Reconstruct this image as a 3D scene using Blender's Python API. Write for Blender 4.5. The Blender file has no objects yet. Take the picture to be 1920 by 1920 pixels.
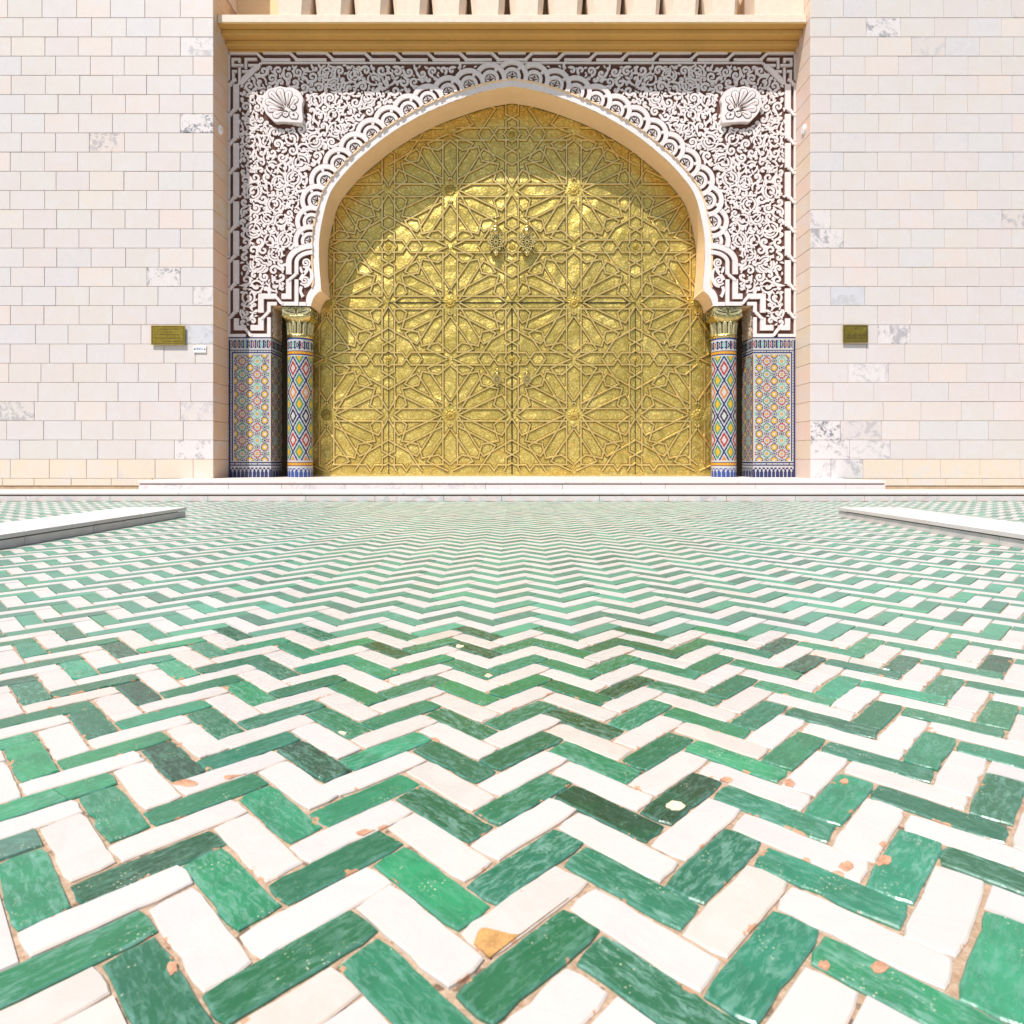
import bpy, math, random
import numpy as np
from math import sin, cos, pi, radians, sqrt, atan2, hypot

random.seed(7)
RNG = np.random.default_rng(7)
S = bpy.context.scene
C = S.collection

# ------------------------------------------------------------------ camera, world, sun, exposure
F = 1200.0            # focal length in units of the 1920-wide photograph
EYE = 0.45            # camera height
HOR = 861.0           # row of the horizon in the photograph
cam_d = bpy.data.cameras.new('camera')
cam_d.sensor_width = 36
cam_d.lens = F / 1920 * 36
cam_d.shift_y = -(960 - HOR) / 1920
cam_d.clip_start = 0.02
cam_d.clip_end = 500
cam_d.dof.use_dof = True
cam_d.dof.focus_distance = 5.0
cam_d.dof.aperture_fstop = 13
cam = bpy.data.objects.new('camera', cam_d)
C.objects.link(cam)
cam.location = (0, 0, EYE)
cam.rotation_euler = (radians(90), 0, 0)
S.camera = cam

SUN_TO = (-0.266, -0.414, 0.870)
w = bpy.data.worlds.new('World')
S.world = w
w.use_nodes = True
wt = w.node_tree
sky = wt.nodes.new('ShaderNodeTexSky')
sky.sky_type = 'NISHITA'
sky.sun_disc = False
sky.sun_elevation = math.asin(SUN_TO[2])
sky.sun_rotation = atan2(SUN_TO[0], SUN_TO[1])
sky.air_density = 1.0
sky.dust_density = 1.5
wt.links.new(sky.outputs[0], wt.nodes['Background'].inputs[0])
wt.nodes['Background'].inputs[1].default_value = 0.09
sl = bpy.data.lights.new('sun', 'SUN')
sl.energy = 4.7
sl.angle = radians(0.5)
sl.color = (1.0, 0.965, 0.915)
so = bpy.data.objects.new('sun', sl)
C.objects.link(so)
from mathutils import Vector, Matrix
so.rotation_euler = Vector(SUN_TO).to_track_quat('Z', 'Y').to_euler()
S.view_settings.view_transform = 'Standard'
S.view_settings.look = 'None'
S.view_settings.gamma = 1
S.view_settings.use_curve_mapping = False
S.view_settings.exposure = 0.35
S.render.engine = 'CYCLES'
S.cycles.max_bounces = 8
S.cycles.diffuse_bounces = 5
S.cycles.use_denoising = True

# ------------------------------------------------------------------ distances of the main planes
Y1 = 8.51             # front of the stone piers
Y2 = 8.97             # front of the carved wall
YD = 9.45             # face of the brass gate
S2 = Y2 / F
SD = YD / F
ZL = 0.196            # height of the landing


def PX(px, Y):
    return (px - 960) * Y / F


def PZ(py, Y):
    return EYE + (HOR - py) * Y / F


# ------------------------------------------------------------------ mesh helpers
class MB:
    def __init__(s):
        s.v, s.f, s.c, s.m = [], [], [], []
        s.usec = False

    def add(s, verts, faces, col=None, mi=0):
        o = len(s.v)
        s.v.extend(verts)
        for f in faces:
            s.f.append([i + o for i in f])
            s.c.append(col if col else (1, 1, 1, 1))
            s.m.append(mi)
        if col:
            s.usec = True
        return s

    def box(s, x0, x1, y0, y1, z0, z1, col=None, mi=0):
        v = [(x0, y0, z0), (x1, y0, z0), (x1, y1, z0), (x0, y1, z0), (x0, y0, z1), (x1, y0, z1), (x1, y1, z1), (x0, y1, z1)]
        return s.add(v, [(0, 3, 2, 1), (4, 5, 6, 7), (0, 1, 5, 4), (1, 2, 6, 5), (2, 3, 7, 6), (3, 0, 4, 7)], col, mi)

    def cbox(s, x0, x1, y0, y1, z0, z1, b=0.004, col=None, mi=0):
        """box with chamfered edges on its front (low y) face"""
        v = [(x0, y1, z0), (x1, y1, z0), (x1, y1, z1), (x0, y1, z1),
             (x0, y0 + b, z0), (x1, y0 + b, z0), (x1, y0 + b, z1), (x0, y0 + b, z1),
             (x0 + b, y0, z0 + b), (x1 - b, y0, z0 + b), (x1 - b, y0, z1 - b), (x0 + b, y0, z1 - b)]
        f = [(8, 9, 10, 11)]
        for k in range(4):
            n = (k + 1) % 4
            f += [(4 + k, 4 + n, 8 + n, 8 + k), (k, n, 4 + n, 4 + k)]
        f.append((3, 2, 1, 0))
        return s.add(v, f, col, mi)

    def plate(s, V2, F2, yf, yb, conv, col=None, mi=0):
        """flat 2D faces given in photograph units, lifted to depth yf with walls back to yb"""
        n = len(V2)
        vs = [conv(p[0], p[1], yf) for p in V2] + [conv(p[0], p[1], yb) for p in V2]
        fs = [list(f) for f in F2]
        cnt = {}
        for f in F2:
            for a, b in zip(f, list(f[1:]) + [f[0]]):
                cnt[(a, b)] = cnt.get((a, b), 0) + 1
        for (a, b) in cnt:
            if (b, a) not in cnt:
                fs.append([b, a, a + n, b + n])
        return s.add(vs, fs, col, mi)

    def build(s, name, mat, parent=None, smooth=False):
        me = bpy.data.meshes.new(name)
        me.from_pydata(s.v, [], s.f)
        if s.usec:
            at = me.attributes.new('tint', 'FLOAT_COLOR', 'FACE')
            at.data.foreach_set('color', np.array(s.c, dtype=np.float32).ravel())
        mats = mat if isinstance(mat, (list, tuple)) else [mat]
        for m in mats:
            me.materials.append(m)
        if len(mats) > 1:
            me.polygons.foreach_set('material_index', np.array(s.m, dtype=np.int32))
        if smooth:
            me.polygons.foreach_set('use_smooth', np.ones(len(me.polygons), dtype=bool))
        me.update()
        return link(name, me, parent)


def wl(o):
    l = Vector((0, 0, 0))
    while o is not None:
        l = l + o.location
        o = o.parent
    return l


def link(name, me, parent=None, loc=(0, 0, 0), rot=None, col=None):
    o = bpy.data.objects.new(name, me)
    C.objects.link(o)
    if parent is not None:
        o.parent = parent
        o.location = Vector(loc) - wl(parent)
    else:
        o.location = loc
    if rot is not None:
        o.rotation_euler = rot
    if col is not None:
        o.color = col
    return o


def thing(name, label, cat, loc=(0, 0, 0), group=None):
    o = bpy.data.objects.new(name, None)
    o.empty_display_size = 0.1
    C.objects.link(o)
    o.location = loc
    o['label'] = label
    o['category'] = cat
    if group:
        o['group'] = group
    return o


def tag(o, label=None, cat=None, group=None, kind=None):
    for k, v in (('label', label), ('category', cat), ('group', group), ('kind', kind)):
        if v:
            o[k] = v
    return o


def c2(px, py, y):
    return ((px - 960) * S2, y, EYE + (HOR - py) * S2)


def cD(px, py, y):
    return ((px - 960) * SD, y, EYE + (HOR - py) * SD)


def mir(V2):
    return [(1920 - p[0], p[1]) for p in V2]


def rev(F2):
    return [list(reversed(f)) for f in F2]


def ribbon(pts, wd, closed=False):
    """thick polyline with mitred joins; wd a number or one half of it per point"""
    n = len(pts)
    P = [Vector(p) for p in pts]
    W = wd if isinstance(wd, (list, tuple)) else [wd] * n
    V = []
    for i in range(n):
        if closed:
            a, b = P[i - 1], P[(i + 1) % n]
        else:
            a, b = P[max(i - 1, 0)], P[min(i + 1, n - 1)]
        d1 = (P[i] - a)
        d2 = (b - P[i])
        if d1.length < 1e-9:
            d1 = d2
        if d2.length < 1e-9:
            d2 = d1
        n1 = Vector((-d1.y, d1.x)).normalized()
        n2 = Vector((-d2.y, d2.x)).normalized()
        m = n1 + n2
        if m.length < 1e-6:
            m = n1
        m.normalize()
        k = 1 / max(0.35, m.dot(n1))
        V += [tuple(P[i] + m * (W[i] / 2 * k)), tuple(P[i] - m * (W[i] / 2 * k))]
    Fc = []
    for i in range(n if closed else n - 1):
        j = (i + 1) % n
        Fc.append([2 * i, 2 * i + 1, 2 * j + 1, 2 * j])
    return V, Fc


def disc2(cx, cy, r, n=14, sx=1.0):
    V = [(cx + r * sx * cos(2 * pi * k / n), cy + r * sin(2 * pi * k / n)) for k in range(n)]
    return V, [list(range(n))]


def arcpts(cx, cy, r, a0, a1, n):
    return [(cx + r * cos(a0 + (a1 - a0) * k / n), cy + r * sin(a0 + (a1 - a0) * k / n)) for k in range(n + 1)]


def smooth_curve(pts, k=6):
    out = []
    n = len(pts)
    for i in range(n - 1):
        p0, p1, p2, p3 = pts[max(i - 1, 0)], pts[i], pts[i + 1], pts[min(i + 2, n - 1)]
        for j in range(k):
            t = j / k
            out.append(tuple(0.5 * (2 * p1[a] + (p2[a] - p0[a]) * t + (2 * p0[a] - 5 * p1[a] + 4 * p2[a] - p3[a]) * t * t
                                    + (3 * p1[a] - p0[a] - 3 * p2[a] + p3[a]) * t ** 3) for a in (0, 1)))
    out.append(pts[-1])
    return out


def resample(pts, step):
    d = [0]
    for a, b in zip(pts, pts[1:]):
        d.append(d[-1] + hypot(b[0] - a[0], b[1] - a[1]))
    n = max(1, round(d[-1] / step))
    xs = np.interp(np.linspace(0, d[-1], n + 1), d, [p[0] for p in pts])
    ys = np.interp(np.linspace(0, d[-1], n + 1), d, [p[1] for p in pts])
    return list(zip(xs.tolist(), ys.tolist()))


def offset(pts, dist):
    """curve moved to its left-hand side (in picture axes) by dist"""
    out = []
    n = len(pts)
    for i in range(n):
        a, b = pts[max(i - 1, 0)], pts[min(i + 1, n - 1)]
        dx, dy = b[0] - a[0], b[1] - a[1]
        l = hypot(dx, dy) or 1
        out.append((pts[i][0] + dy / l * dist, pts[i][1] - dx / l * dist))
    return out


# ------------------------------------------------------------------ material helpers
class NT:
    def __init__(s, name):
        s.m = bpy.data.materials.new(name)
        s.m.use_nodes = True
        s.t = s.m.node_tree
        s.b = s.t.nodes['Principled BSDF']

    def n(s, typ, **kw):
        nd = s.t.nodes.new('ShaderNode' + typ)
        for k, v in kw.items():
            setattr(nd, k, v)
        return nd

    def set(s, sock, val):
        if hasattr(val, 'is_linked') or isinstance(val, bpy.types.NodeSocket):
            s.t.links.new(val, sock)
        else:
            sock.default_value = val if not (isinstance(val, tuple) and len(val) == 3 and len(sock.default_value) == 4) else (*val, 1)

    def math(s, op, a, b=0.0, c=None, clamp=False):
        nd = s.n('Math', operation=op, use_clamp=clamp)
        s.set(nd.inputs[0], a)
        s.set(nd.inputs[1], b)
        if c is not None:
            s.set(nd.inputs[2], c)
        return nd.outputs[0]

    def mix(s, fac, a, b, mode='MIX'):
        nd = s.n('Mix', data_type='RGBA', blend_type=mode)
        s.set(nd.inputs[0], fac)
        s.set(nd.inputs[6], a)
        s.set(nd.inputs[7], b)
        return nd.outputs[2]

    def ramp(s, v, lo, hi, smooth=True):
        nd = s.n('MapRange', clamp=True)
        nd.interpolation_type = 'SMOOTHSTEP' if smooth else 'LINEAR'
        s.set(nd.inputs[0], v)
        nd.inputs[1].default_value = lo
        nd.inputs[2].default_value = hi
        return nd.outputs[0]

    def noise(s, vec, scale, detail=3, rough=0.55, dist=0.0, color=False):
        nd = s.n('TexNoise')
        if vec is not None:
            s.set(nd.inputs['Vector'], vec)
        nd.inputs['Scale'].default_value = scale
        nd.inputs['Detail'].default_value = detail
        nd.inputs['Roughness'].default_value = rough
        nd.inputs['Distortion'].default_value = dist
        return nd.outputs[1 if color else 0]

    def voro(s, vec, scale, feature='F1', rand=1.0):
        nd = s.n('TexVoronoi', feature=feature)
        s.set(nd.inputs['Vector'], vec)
        nd.inputs['Scale'].default_value = scale
        nd.inputs['Randomness'].default_value = rand
        return nd

    def vmath(s, op, a, b):
        nd = s.n('VectorMath', operation=op)
        s.set(nd.inputs[0], a)
        s.set(nd.inputs[1], b)
        return nd.outputs[0]

    def bump(s, h, strength, dist, normal=None):
        nd = s.n('Bump')
        s.set(nd.inputs['Height'], h)
        nd.inputs['Strength'].default_value = strength
        nd.inputs['Distance'].default_value = dist
        if normal is not None:
            s.set(nd.inputs['Normal'], normal)
        s.t.links.new(nd.outputs[0], s.b.inputs['Normal'])
        return nd.outputs[0]

    def p(s, **kw):
        for k, v in kw.items():
            s.set(s.b.inputs[k.replace('_', ' ')], v)
        return s.m

    def pos(s):
        return s.n('NewGeometry').outputs['Position']

    def objc(s):
        return s.n('TexCoord').outputs['Object']


def mat_simple(name, col, rough=0.7, var=0.12, scale=3.0, bump=0.0, bscale=60, metallic=0.0):
    t = NT(name)
    P = t.pos()
    n1 = t.noise(P, scale, 5)
    n2 = t.noise(P, scale * 9, 3)
    f = t.math('ADD', t.math('MULTIPLY', n1, 0.6), t.math('MULTIPLY', n2, 0.4))
    f = t.ramp(f, 0.3, 0.7)
    lo = tuple(c * (1 - var) for c in col)
    hi = tuple(min(1, c * (1 + var)) for c in col)
    t.p(Base_Color=t.mix(f, lo, hi), Roughness=rough, Metallic=metallic)
    if bump:
        t.bump(t.noise(P, bscale, 4), bump, 0.004)
    return t.m


M = {}
M['plaster'] = mat_simple('carved_plaster', (0.725, 0.655, 0.645), 0.75, 0.06, 2.0, 0.15, 90)
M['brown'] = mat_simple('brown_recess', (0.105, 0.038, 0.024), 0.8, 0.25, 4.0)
M['tan'] = mat_simple('tan_paint', (0.79, 0.555, 0.32), 0.8, 0.05, 1.2, 0.1, 40)
M['ochre'] = mat_simple('ochre_paint', (0.55, 0.315, 0.085), 0.8, 0.06, 1.4, 0.15, 40)
M['cream'] = mat_simple('cream_stone', (0.73, 0.60, 0.485), 0.8, 0.07, 14.0, 0.3, 50)
def mat_grout():
    t = NT('sand_grout')
    P = t.pos()
    n = t.noise(P, 120, 5, .7)
    c = t.mix(t.ramp(n, .3, .7), (0.34, 0.215, 0.13), (0.52, 0.38, 0.27))
    k = t.ramp(t.noise(P, 24, 4, .7), .57, .63)
    t.p(Base_Color=t.mix(t.math('MULTIPLY', k, .65), c, (0.055, 0.034, 0.02)), Roughness=.95)
    t.bump(n, .8, .004)
    return t.m


M['grout'] = mat_grout()
M['joint'] = mat_simple('peach_mortar', (0.55, 0.36, 0.23), 0.9, 0.15, 8.0)
M['salmon'] = mat_simple('worn_clay', (0.50, 0.255, 0.155), 0.85, 0.42, 90.0, 0.3, 120)
M['terracotta'] = mat_simple('bare_clay', (0.47, 0.25, 0.085), 0.8, 0.30, 45.0, 0.3, 120)
M['groove'] = mat_simple('dark_groove', (0.16, 0.09, 0.035), 0.9, .3, 9)  # dark brown strip set under the step nosings
M['dark'] = mat_simple('dark_gap', (0.02, 0.014, 0.008), 0.8)
M['gilt_dark'] = mat_simple('dark_bronze', (0.05, 0.032, 0.010), 0.5, .2, 20, metallic=.3)
M['white_paint'] = mat_simple('white_enamel', (0.85, 0.86, 0.88), 0.35, 0.02)
M['ink'] = mat_simple('dark_lettering', (0.035, 0.022, 0.015), 0.6)


def mat_brass(name, col, rough, bstr, scale, darkcol=None, metal=1.0, warp=0.0):
    """beaten brass: colour darkens in the hollows of a fine embossed scroll, large sheets are slightly uneven"""
    t = NT(name)
    P = t.pos()
    n1 = t.noise(P, 1.6, 4)
    n2 = t.noise(P, scale, 4, 0.6, 1.5)
    col2 = darkcol or tuple(c * 0.72 for c in col)
    wv = t.n('VectorMath', operation='SCALE')
    t.set(wv.inputs[0], t.noise(P, scale * .55, 2, color=True))
    wv.inputs[3].default_value = .05
    v = t.voro(t.vmath('ADD', P, wv.outputs[0]), scale * .8, 'F1')
    hol = t.ramp(v.outputs[0], .15, .62)
    f = t.math('ADD', t.math('MULTIPLY', t.ramp(n1, .3, .7), .30), t.math('ADD', t.math('MULTIPLY', hol, -.45), t.math('MULTIPLY', t.ramp(n2, .35, .65), .75)), clamp=True)
    rg = t.math('ADD', rough - .06, t.math('MULTIPLY', n1, .14))
    t.p(Base_Color=t.mix(f, col2, col), Roughness=rg, Metallic=metal)
    h = t.math('ADD', t.math('MULTIPLY', v.outputs[0], -1.0), t.math('MULTIPLY', n2, .8))
    nrm = None
    if warp:
        nrm = t.bump(t.noise(P, 2.6, 2, .5), warp, .16)
    t.bump(h, bstr, 0.030, nrm)
    return t.m


M['gate'] = mat_brass('embossed_brass', (0.97, 0.765, 0.285), 0.47, 0.16, 34.0, (0.56, 0.41, 0.095), 1.0, .45)
M['boss'] = mat_brass('worn_boss_brass', (0.66, 0.50, 0.16), 0.62, 0.2, 30.0, (0.36, 0.26, 0.06))
M['strap'] = mat_brass('polished_brass_strip', (0.90, 0.71, 0.32), 0.36, 0.05, 20.0, (0.74, 0.54, 0.18), .85)
M['strip_shade'] = mat_simple('painted_edge_shade', (0.16, 0.095, 0.02), 0.5, .3, 12, metallic=.5)  # shade along the strip edges, put into the colour
M['plaque'] = mat_brass('brass_plate', (0.62, 0.44, 0.08), 0.32, 0.05, 14.0, (0.45, 0.30, 0.05))
M['gilt'] = mat_brass('gilded_ceramic', (0.80, 0.58, 0.14), 0.26, 0.25, 30.0, (0.50, 0.42, 0.20))
M['giltpale'] = mat_brass('pale_gilt', (0.66, 0.57, 0.33), 0.22, 0.12, 26.0, (0.46, 0.40, 0.20), 0.35)


def mat_marble(name, per_object=True, base=(0.74, 0.65, 0.60)):
    """pale pinkish marble; the object colour tints each block and its alpha sets how much grey cloud it carries"""
    t = NT(name)
    oi = t.n('ObjectInfo')
    P = t.pos()
    if per_object:
        off = t.vmath('SCALE', P, (1, 1, 1))
        cmb = t.n('CombineXYZ')
        t.set(cmb.inputs[0], t.math('MULTIPLY', oi.outputs['Random'], 37.0))
        t.set(cmb.inputs[1], t.math('MULTIPLY', oi.outputs['Random'], 91.0))
        P = t.vmath('ADD', P, cmb.outputs[0])
        base = oi.outputs['Color']
        alpha = oi.outputs['Alpha']
    else:
        alpha = 0.15
    n1 = t.noise(P, 3.2, 6, 0.6, 1.2)
    n2 = t.noise(P, 7.5, 7, 0.7, 2.2)
    cloud = t.ramp(n1, .42, .72)
    vein = t.ramp(t.math('ABSOLUTE', t.math('SUBTRACT', n2, .5)), .035, .0)
    c = t.mix(t.math('MULTIPLY', cloud, .5), base, (0.62, 0.60, 0.62))
    c = t.mix(t.math('MULTIPLY', vein, .28), c, (0.50, 0.48, 0.50))
    st = t.ramp(t.math('ADD', n2, t.math('MULTIPLY', t.math('SUBTRACT', n1, .5), 1.2)), .50, .66)
    c = t.mix(t.math('MULTIPLY', st, alpha), c, (0.17, 0.16, 0.19))
    t.p(Base_Color=c, Roughness=t.math('ADD', .42, t.math('MULTIPLY', n1, .2)))
    t.bump(n2, .05, .004)
    return t.m


M['marble'] = mat_marble('wall_marble')


def mat_tile(name, individual=True):
    """glazed tile: object colour (or face tint) is the glaze; alpha 1 = green, 0 = white"""
    t = NT(name)
    if individual:
        oi = t.n('ObjectInfo')
        L = t.objc()
        cmb = t.n('CombineXYZ')
        t.set(cmb.inputs[0], t.math('MULTIPLY', oi.outputs['Random'], 53.0))
        t.set(cmb.inputs[1], t.math('MULTIPLY', oi.outputs['Random'], 17.0))
        t.set(cmb.inputs[2], t.math('MULTIPLY', oi.outputs['Random'], 29.0))
        P = t.vmath('ADD', L, cmb.outputs[0])
        col, grn = oi.outputs['Color'], oi.outputs['Alpha']
    else:
        at = t.n('Attribute', attribute_name='tint')
        P = t.pos()
        col, grn = at.outputs['Color'], at.outputs['Alpha']
    big = t.noise(P, 16, 4, 0.6, 0.6)
    fine = t.noise(P, 95, 5, 0.7, 0.3)
    mp = t.n('Mapping')
    t.set(mp.inputs[0], P)
    mp.inputs['Scale'].default_value = (1, 3.2, 1)
    scr = t.noise(mp.outputs[0], 44, 8, 0.72, .55)
    # depth of the glaze, pooled darker in places
    c = t.mix(t.math('MULTIPLY', t.ramp(big, .35, .7), t.math('MULTIPLY', grn, .55)), col, (0.006, 0.100, 0.042))
    c = t.mix(t.math('MULTIPLY', t.ramp(big, .62, .36), t.math('MULTIPLY', t.math('SUBTRACT', 1, grn), .42)), c, (0.60, 0.535, 0.50))
    # pale scuffs and lime bloom on the green glaze
    wear = t.math('ADD', .12, t.math('MULTIPLY', t.math('FRACT', t.math('MULTIPLY', oi.outputs['Random'], 7.31)), .62)) if individual else .38
    sc = t.math('MULTIPLY', t.ramp(scr, .44, .72), t.math('MULTIPLY', grn, wear))
    c = t.mix(sc, c, (0.24, 0.42, 0.35))
    fn = t.math('MULTIPLY', t.ramp(fine, .56, .74), t.math('MULTIPLY', grn, .20))
    c = t.mix(fn, c, (0.30, 0.47, 0.38))
    # pits
    v = t.voro(P, 210)
    msk = t.ramp(t.noise(P, 22, 2), .54, .68)
    pit = t.math('MULTIPLY', t.ramp(v.outputs[0], .26, .14), msk)
    c = t.mix(t.math('MULTIPLY', pit, t.math('ADD', t.math('MULTIPLY', grn, .75), .06)), c, (0.62, 0.58, 0.42))
    rough = t.math('ADD', .20, t.math('MULTIPLY', t.ramp(scr, .4, .75), .3))
    if individual:
        sx = t.n('SeparateXYZ')
        t.set(sx.inputs[0], L)
        ex = t.math('SUBTRACT', .0731, t.math('ABSOLUTE', sx.outputs[0]))
        ey = t.math('SUBTRACT', .0234, t.math('ABSOLUTE', sx.outputs[1]))
        e = t.math('MINIMUM', ex, ey)
        # worn pale rim
        wob = t.math('MULTIPLY', t.math('SUBTRACT', t.noise(P, 70, 3), .5), .010)
        rim = t.ramp(t.math('ADD', e, wob), .0045, .0005)
        c = t.mix(t.math('MULTIPLY', rim, .36), c, t.mix(grn, (0.66, 0.50, 0.38), (0.13, 0.29, 0.24)))
        # chips down to the clay along the edges
        ch = t.noise(P, 30, 3, 0.6)
        chip = t.ramp(t.math('SUBTRACT', t.math('MULTIPLY', t.math('SUBTRACT', ch, .625), .07), e), 0.0, .0006)
        c = t.mix(t.math('MULTIPLY', chip, .85), c, (0.50, 0.24, 0.125))
        rough = t.math('ADD', rough, t.math('MULTIPLY', chip, .4))
        h = t.math('SUBTRACT', t.math('ADD', t.math('MULTIPLY', big, 1.0), t.math('MULTIPLY', fine, .12)), t.math('MULTIPLY', chip, .5))
        t.bump(h, .35, .004)
        c = t.mix(t.math('MULTIPLY', grn, .02), c, (0.27, 0.46, 0.39))  # trace of surface haze mixed into the near greens
    else:
        c = t.mix(t.math('MULTIPLY', grn, .27), c, (0.27, 0.46, 0.39))  # haze of grazing reflection put into the colour: field greens mixed paler
        rough = t.math('ADD', rough, .18)
        t.bump(big, .25, .004)
    t.p(Base_Color=c, Roughness=rough, Specular_IOR_Level=.5)
    return t.m


M['tile'] = mat_tile('glazed_tile', True)
M['tile_far'] = mat_tile('glazed_tile_field', False)


def mat_mosaic(name):
    t = NT(name)
    at = t.n('Attribute', attribute_name='tint')
    n = t.noise(t.pos(), 60, 3)
    t.p(Base_Color=t.mix(t.math('MULTIPLY', n, .06), at.outputs['Color'], (0.35, 0.33, 0.30)), Roughness=.24)
    return t.m


M['mosaic'] = mat_mosaic('zellige_glaze')

# ------------------------------------------------------------------ ground
TL, TW = 0.149, 0.0494


def mat_ground():
    """courtyard beyond the laid field: the same green and white zigzag courses at the same size"""
    t = NT('zigzag_paving')
    sx = t.n('SeparateXYZ')
    t.set(sx.inputs[0], t.pos())
    per = TL * sqrt(2)
    tri = t.math('PINGPONG', t.math('ADD', sx.outputs[0], 0.0525 - 0.105), per / 2)
    yy = t.math('ADD', sx.outputs[1], tri)
    fr = t.math('FRACT', t.math('DIVIDE', yy, 2 * sqrt(2) * TW))
    f = t.math('GREATER_THAN', fr, .5)
    n = t.noise(t.pos(), 14, 3)
    g = t.mix(n, (0.012, 0.10, 0.045), (0.03, 0.19, 0.09))
    t.p(Base_Color=t.mix(f, (0.74, 0.70, 0.66), g), Roughness=.35)
    return t.m


gm = MB()
gm.add([(-60, -60, -.012), (60, -60, -.012), (60, 30, -.012), (-60, 30, -.012)], [(0, 1, 2, 3)])
g = gm.build('ground', mat_ground())
tag(g, kind='structure')

fm = MB()
fm.add([(-8.2, -.4, -.0035), (8.2, -.4, -.0035), (8.2, 6.9, -.0035), (-8.2, 6.9, -.0035),
        (-8.2, -.4, -.011), (8.2, -.4, -.011), (8.2, 6.9, -.011), (-8.2, 6.9, -.011)],
       [(0, 1, 2, 3), (0, 4, 5, 1), (1, 5, 6, 2), (3, 7, 4, 0)])
floor = fm.build('floor', M['grout'])
tag(floor, kind='structure')

# ---- tiles of the herringbone
UX = (sqrt(.5), sqrt(.5))
VX = (sqrt(.5), -sqrt(.5))
OX, OY = -0.053, 0.679
tiles = []
for k in range(-10, 92):
    for i in range(-45, 46):
        ox = OX + sqrt(2) * TL * i
        oy = OY + sqrt(2) * TW * k
        for kind in (0, 1):
            if kind == 0:
                a, b, ang = TL / 2, TW / 2, pi / 4
            else:
                a, b, ang = TL - TW / 2, TW + TL / 2, -pi / 4
            x = ox + UX[0] * a + VX[0] * b
            y = oy + UX[1] * a + VX[1] * b
            if y < .24 or y > 6.86 or abs(x) > .86 * y + .9 or abs(x) > 7.0:
                continue
            if abs(x) > 2.62 and 2.78 < y < 4.92 and abs(x) < 2.94:
                continue
            tiles.append((x, y, ang, k % 2 == 0))


def area(tl):
    x, y = tl[0], tl[1]
    px, py = 960 + x * F / y, HOR + EYE * F / y
    if not (-40 < px < 1960 and py < 1960):
        return 1e-6 / (y * y * y)
    return 1.0 / (y * y * y)


tiles.sort(key=area, reverse=True)
near, far = tiles[:288], tiles[288:]


def glaze(green):
    if green:
        r = random.random()
        a, b = (0.007, 0.078, 0.034), (0.017, 0.225, 0.102)
        q = r if random.random() < .8 else random.choice((-.25, 1.25))
        c = [a[j] + (b[j] - a[j]) * q for j in range(3)]
        c[0] *= random.uniform(.7, 1.5)
        c[2] *= random.uniform(.85, 1.3)
        return (*c, 1.0)
    s = random.uniform(.93, 1.0)
    wrm = random.uniform(0, .05)
    if random.random() < .08:
        wrm += .05
    return (0.535 * s, (0.510 - wrm * .4) * s, (0.496 - wrm * .8) * s, 0.0)


def tile_mesh(idx, half=0.0):
    """half: -1 or 1 for one piece of a tile snapped across"""
    rnd = random.Random(100 + idx)
    hx, hy = 0.0731, 0.0234
    per = []
    def edge(ax, ay, bx, by, n, nx, ny):
        for q in range(n):
            t = (q + (.22 if q == 0 else 0)) / n
            d = rnd.gauss(0, .00055)
            if rnd.random() < .06:
                d -= rnd.uniform(.0008, .003)
            per.append((ax + (bx - ax) * t + nx * d, ay + (by - ay) * t + ny * d))
    edge(-hx, -hy, hx, -hy, 8, 0, -1)
    edge(hx, -hy, hx, hy, 3, 1, 0)
    edge(hx, hy, -hx, hy, 8, 0, 1)
    edge(-hx, hy, -hx, -hy, 3, -1, 0)
    if half:
        cut = rnd.uniform(-.02, .02)
        lean = rnd.uniform(-.25, .25)
        per = [(x if half * (x - cut - lean * y) > .0006 else cut + lean * y + half * .0006, y) for x, y in per]
        q = []
        for p in per:
            if not q or hypot(p[0] - q[-1][0], p[1] - q[-1][1]) > .0009:
                q.append(p)
        per = q
    n = len(per)
    top = [(x * (1 - .0016 / hx), y * (1 - .0016 / hy), .0) for x, y in per]
    mid = [(x, y, -.0016) for x, y in per]
    bot = [(x, y, -.010) for x, y in per]
    f = [list(range(n))]
    for q in range(n):
        r = (q + 1) % n
        f += [[n + q, n + r, r, q], [2 * n + q, 2 * n + r, n + r, n + q]]
    me = bpy.data.meshes.new('tile')
    me.from_pydata(top + mid + bot, [], f)
    me.materials.append(M['tile'])
    return me


TM = [tile_mesh(i) for i in range(36)]
HALVES = [(tile_mesh(200 + i, -1), tile_mesh(200 + i, 1)) for i in range(5)]
CHIPS = {}
near_objs = []
for (x, y, ang, gr) in near:
    fl = random.choice((0, pi))
    if random.random() < .04 and y > .75:
        col = glaze(gr)
        dx, dy = random.gauss(0, .0009), random.gauss(0, .0009)
        for me in random.choice(HALVES):
            o = link('tile', me, floor, (x + dx, y + dy, random.gauss(0, .0008)), (random.gauss(0, .006), random.gauss(0, .006), ang + fl + random.gauss(0, .004)), col)
            near_objs.append((o, x, y, gr))
        continue
    o = link('tile', random.choice(TM), floor,
             (x + random.gauss(0, .0009), y + random.gauss(0, .0009), random.gauss(0, .0006)),
             (random.gauss(0, .008), random.gauss(0, .005), ang + fl + random.gauss(0, .006)), glaze(gr))
    near_objs.append((o, x, y, gr))

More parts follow.
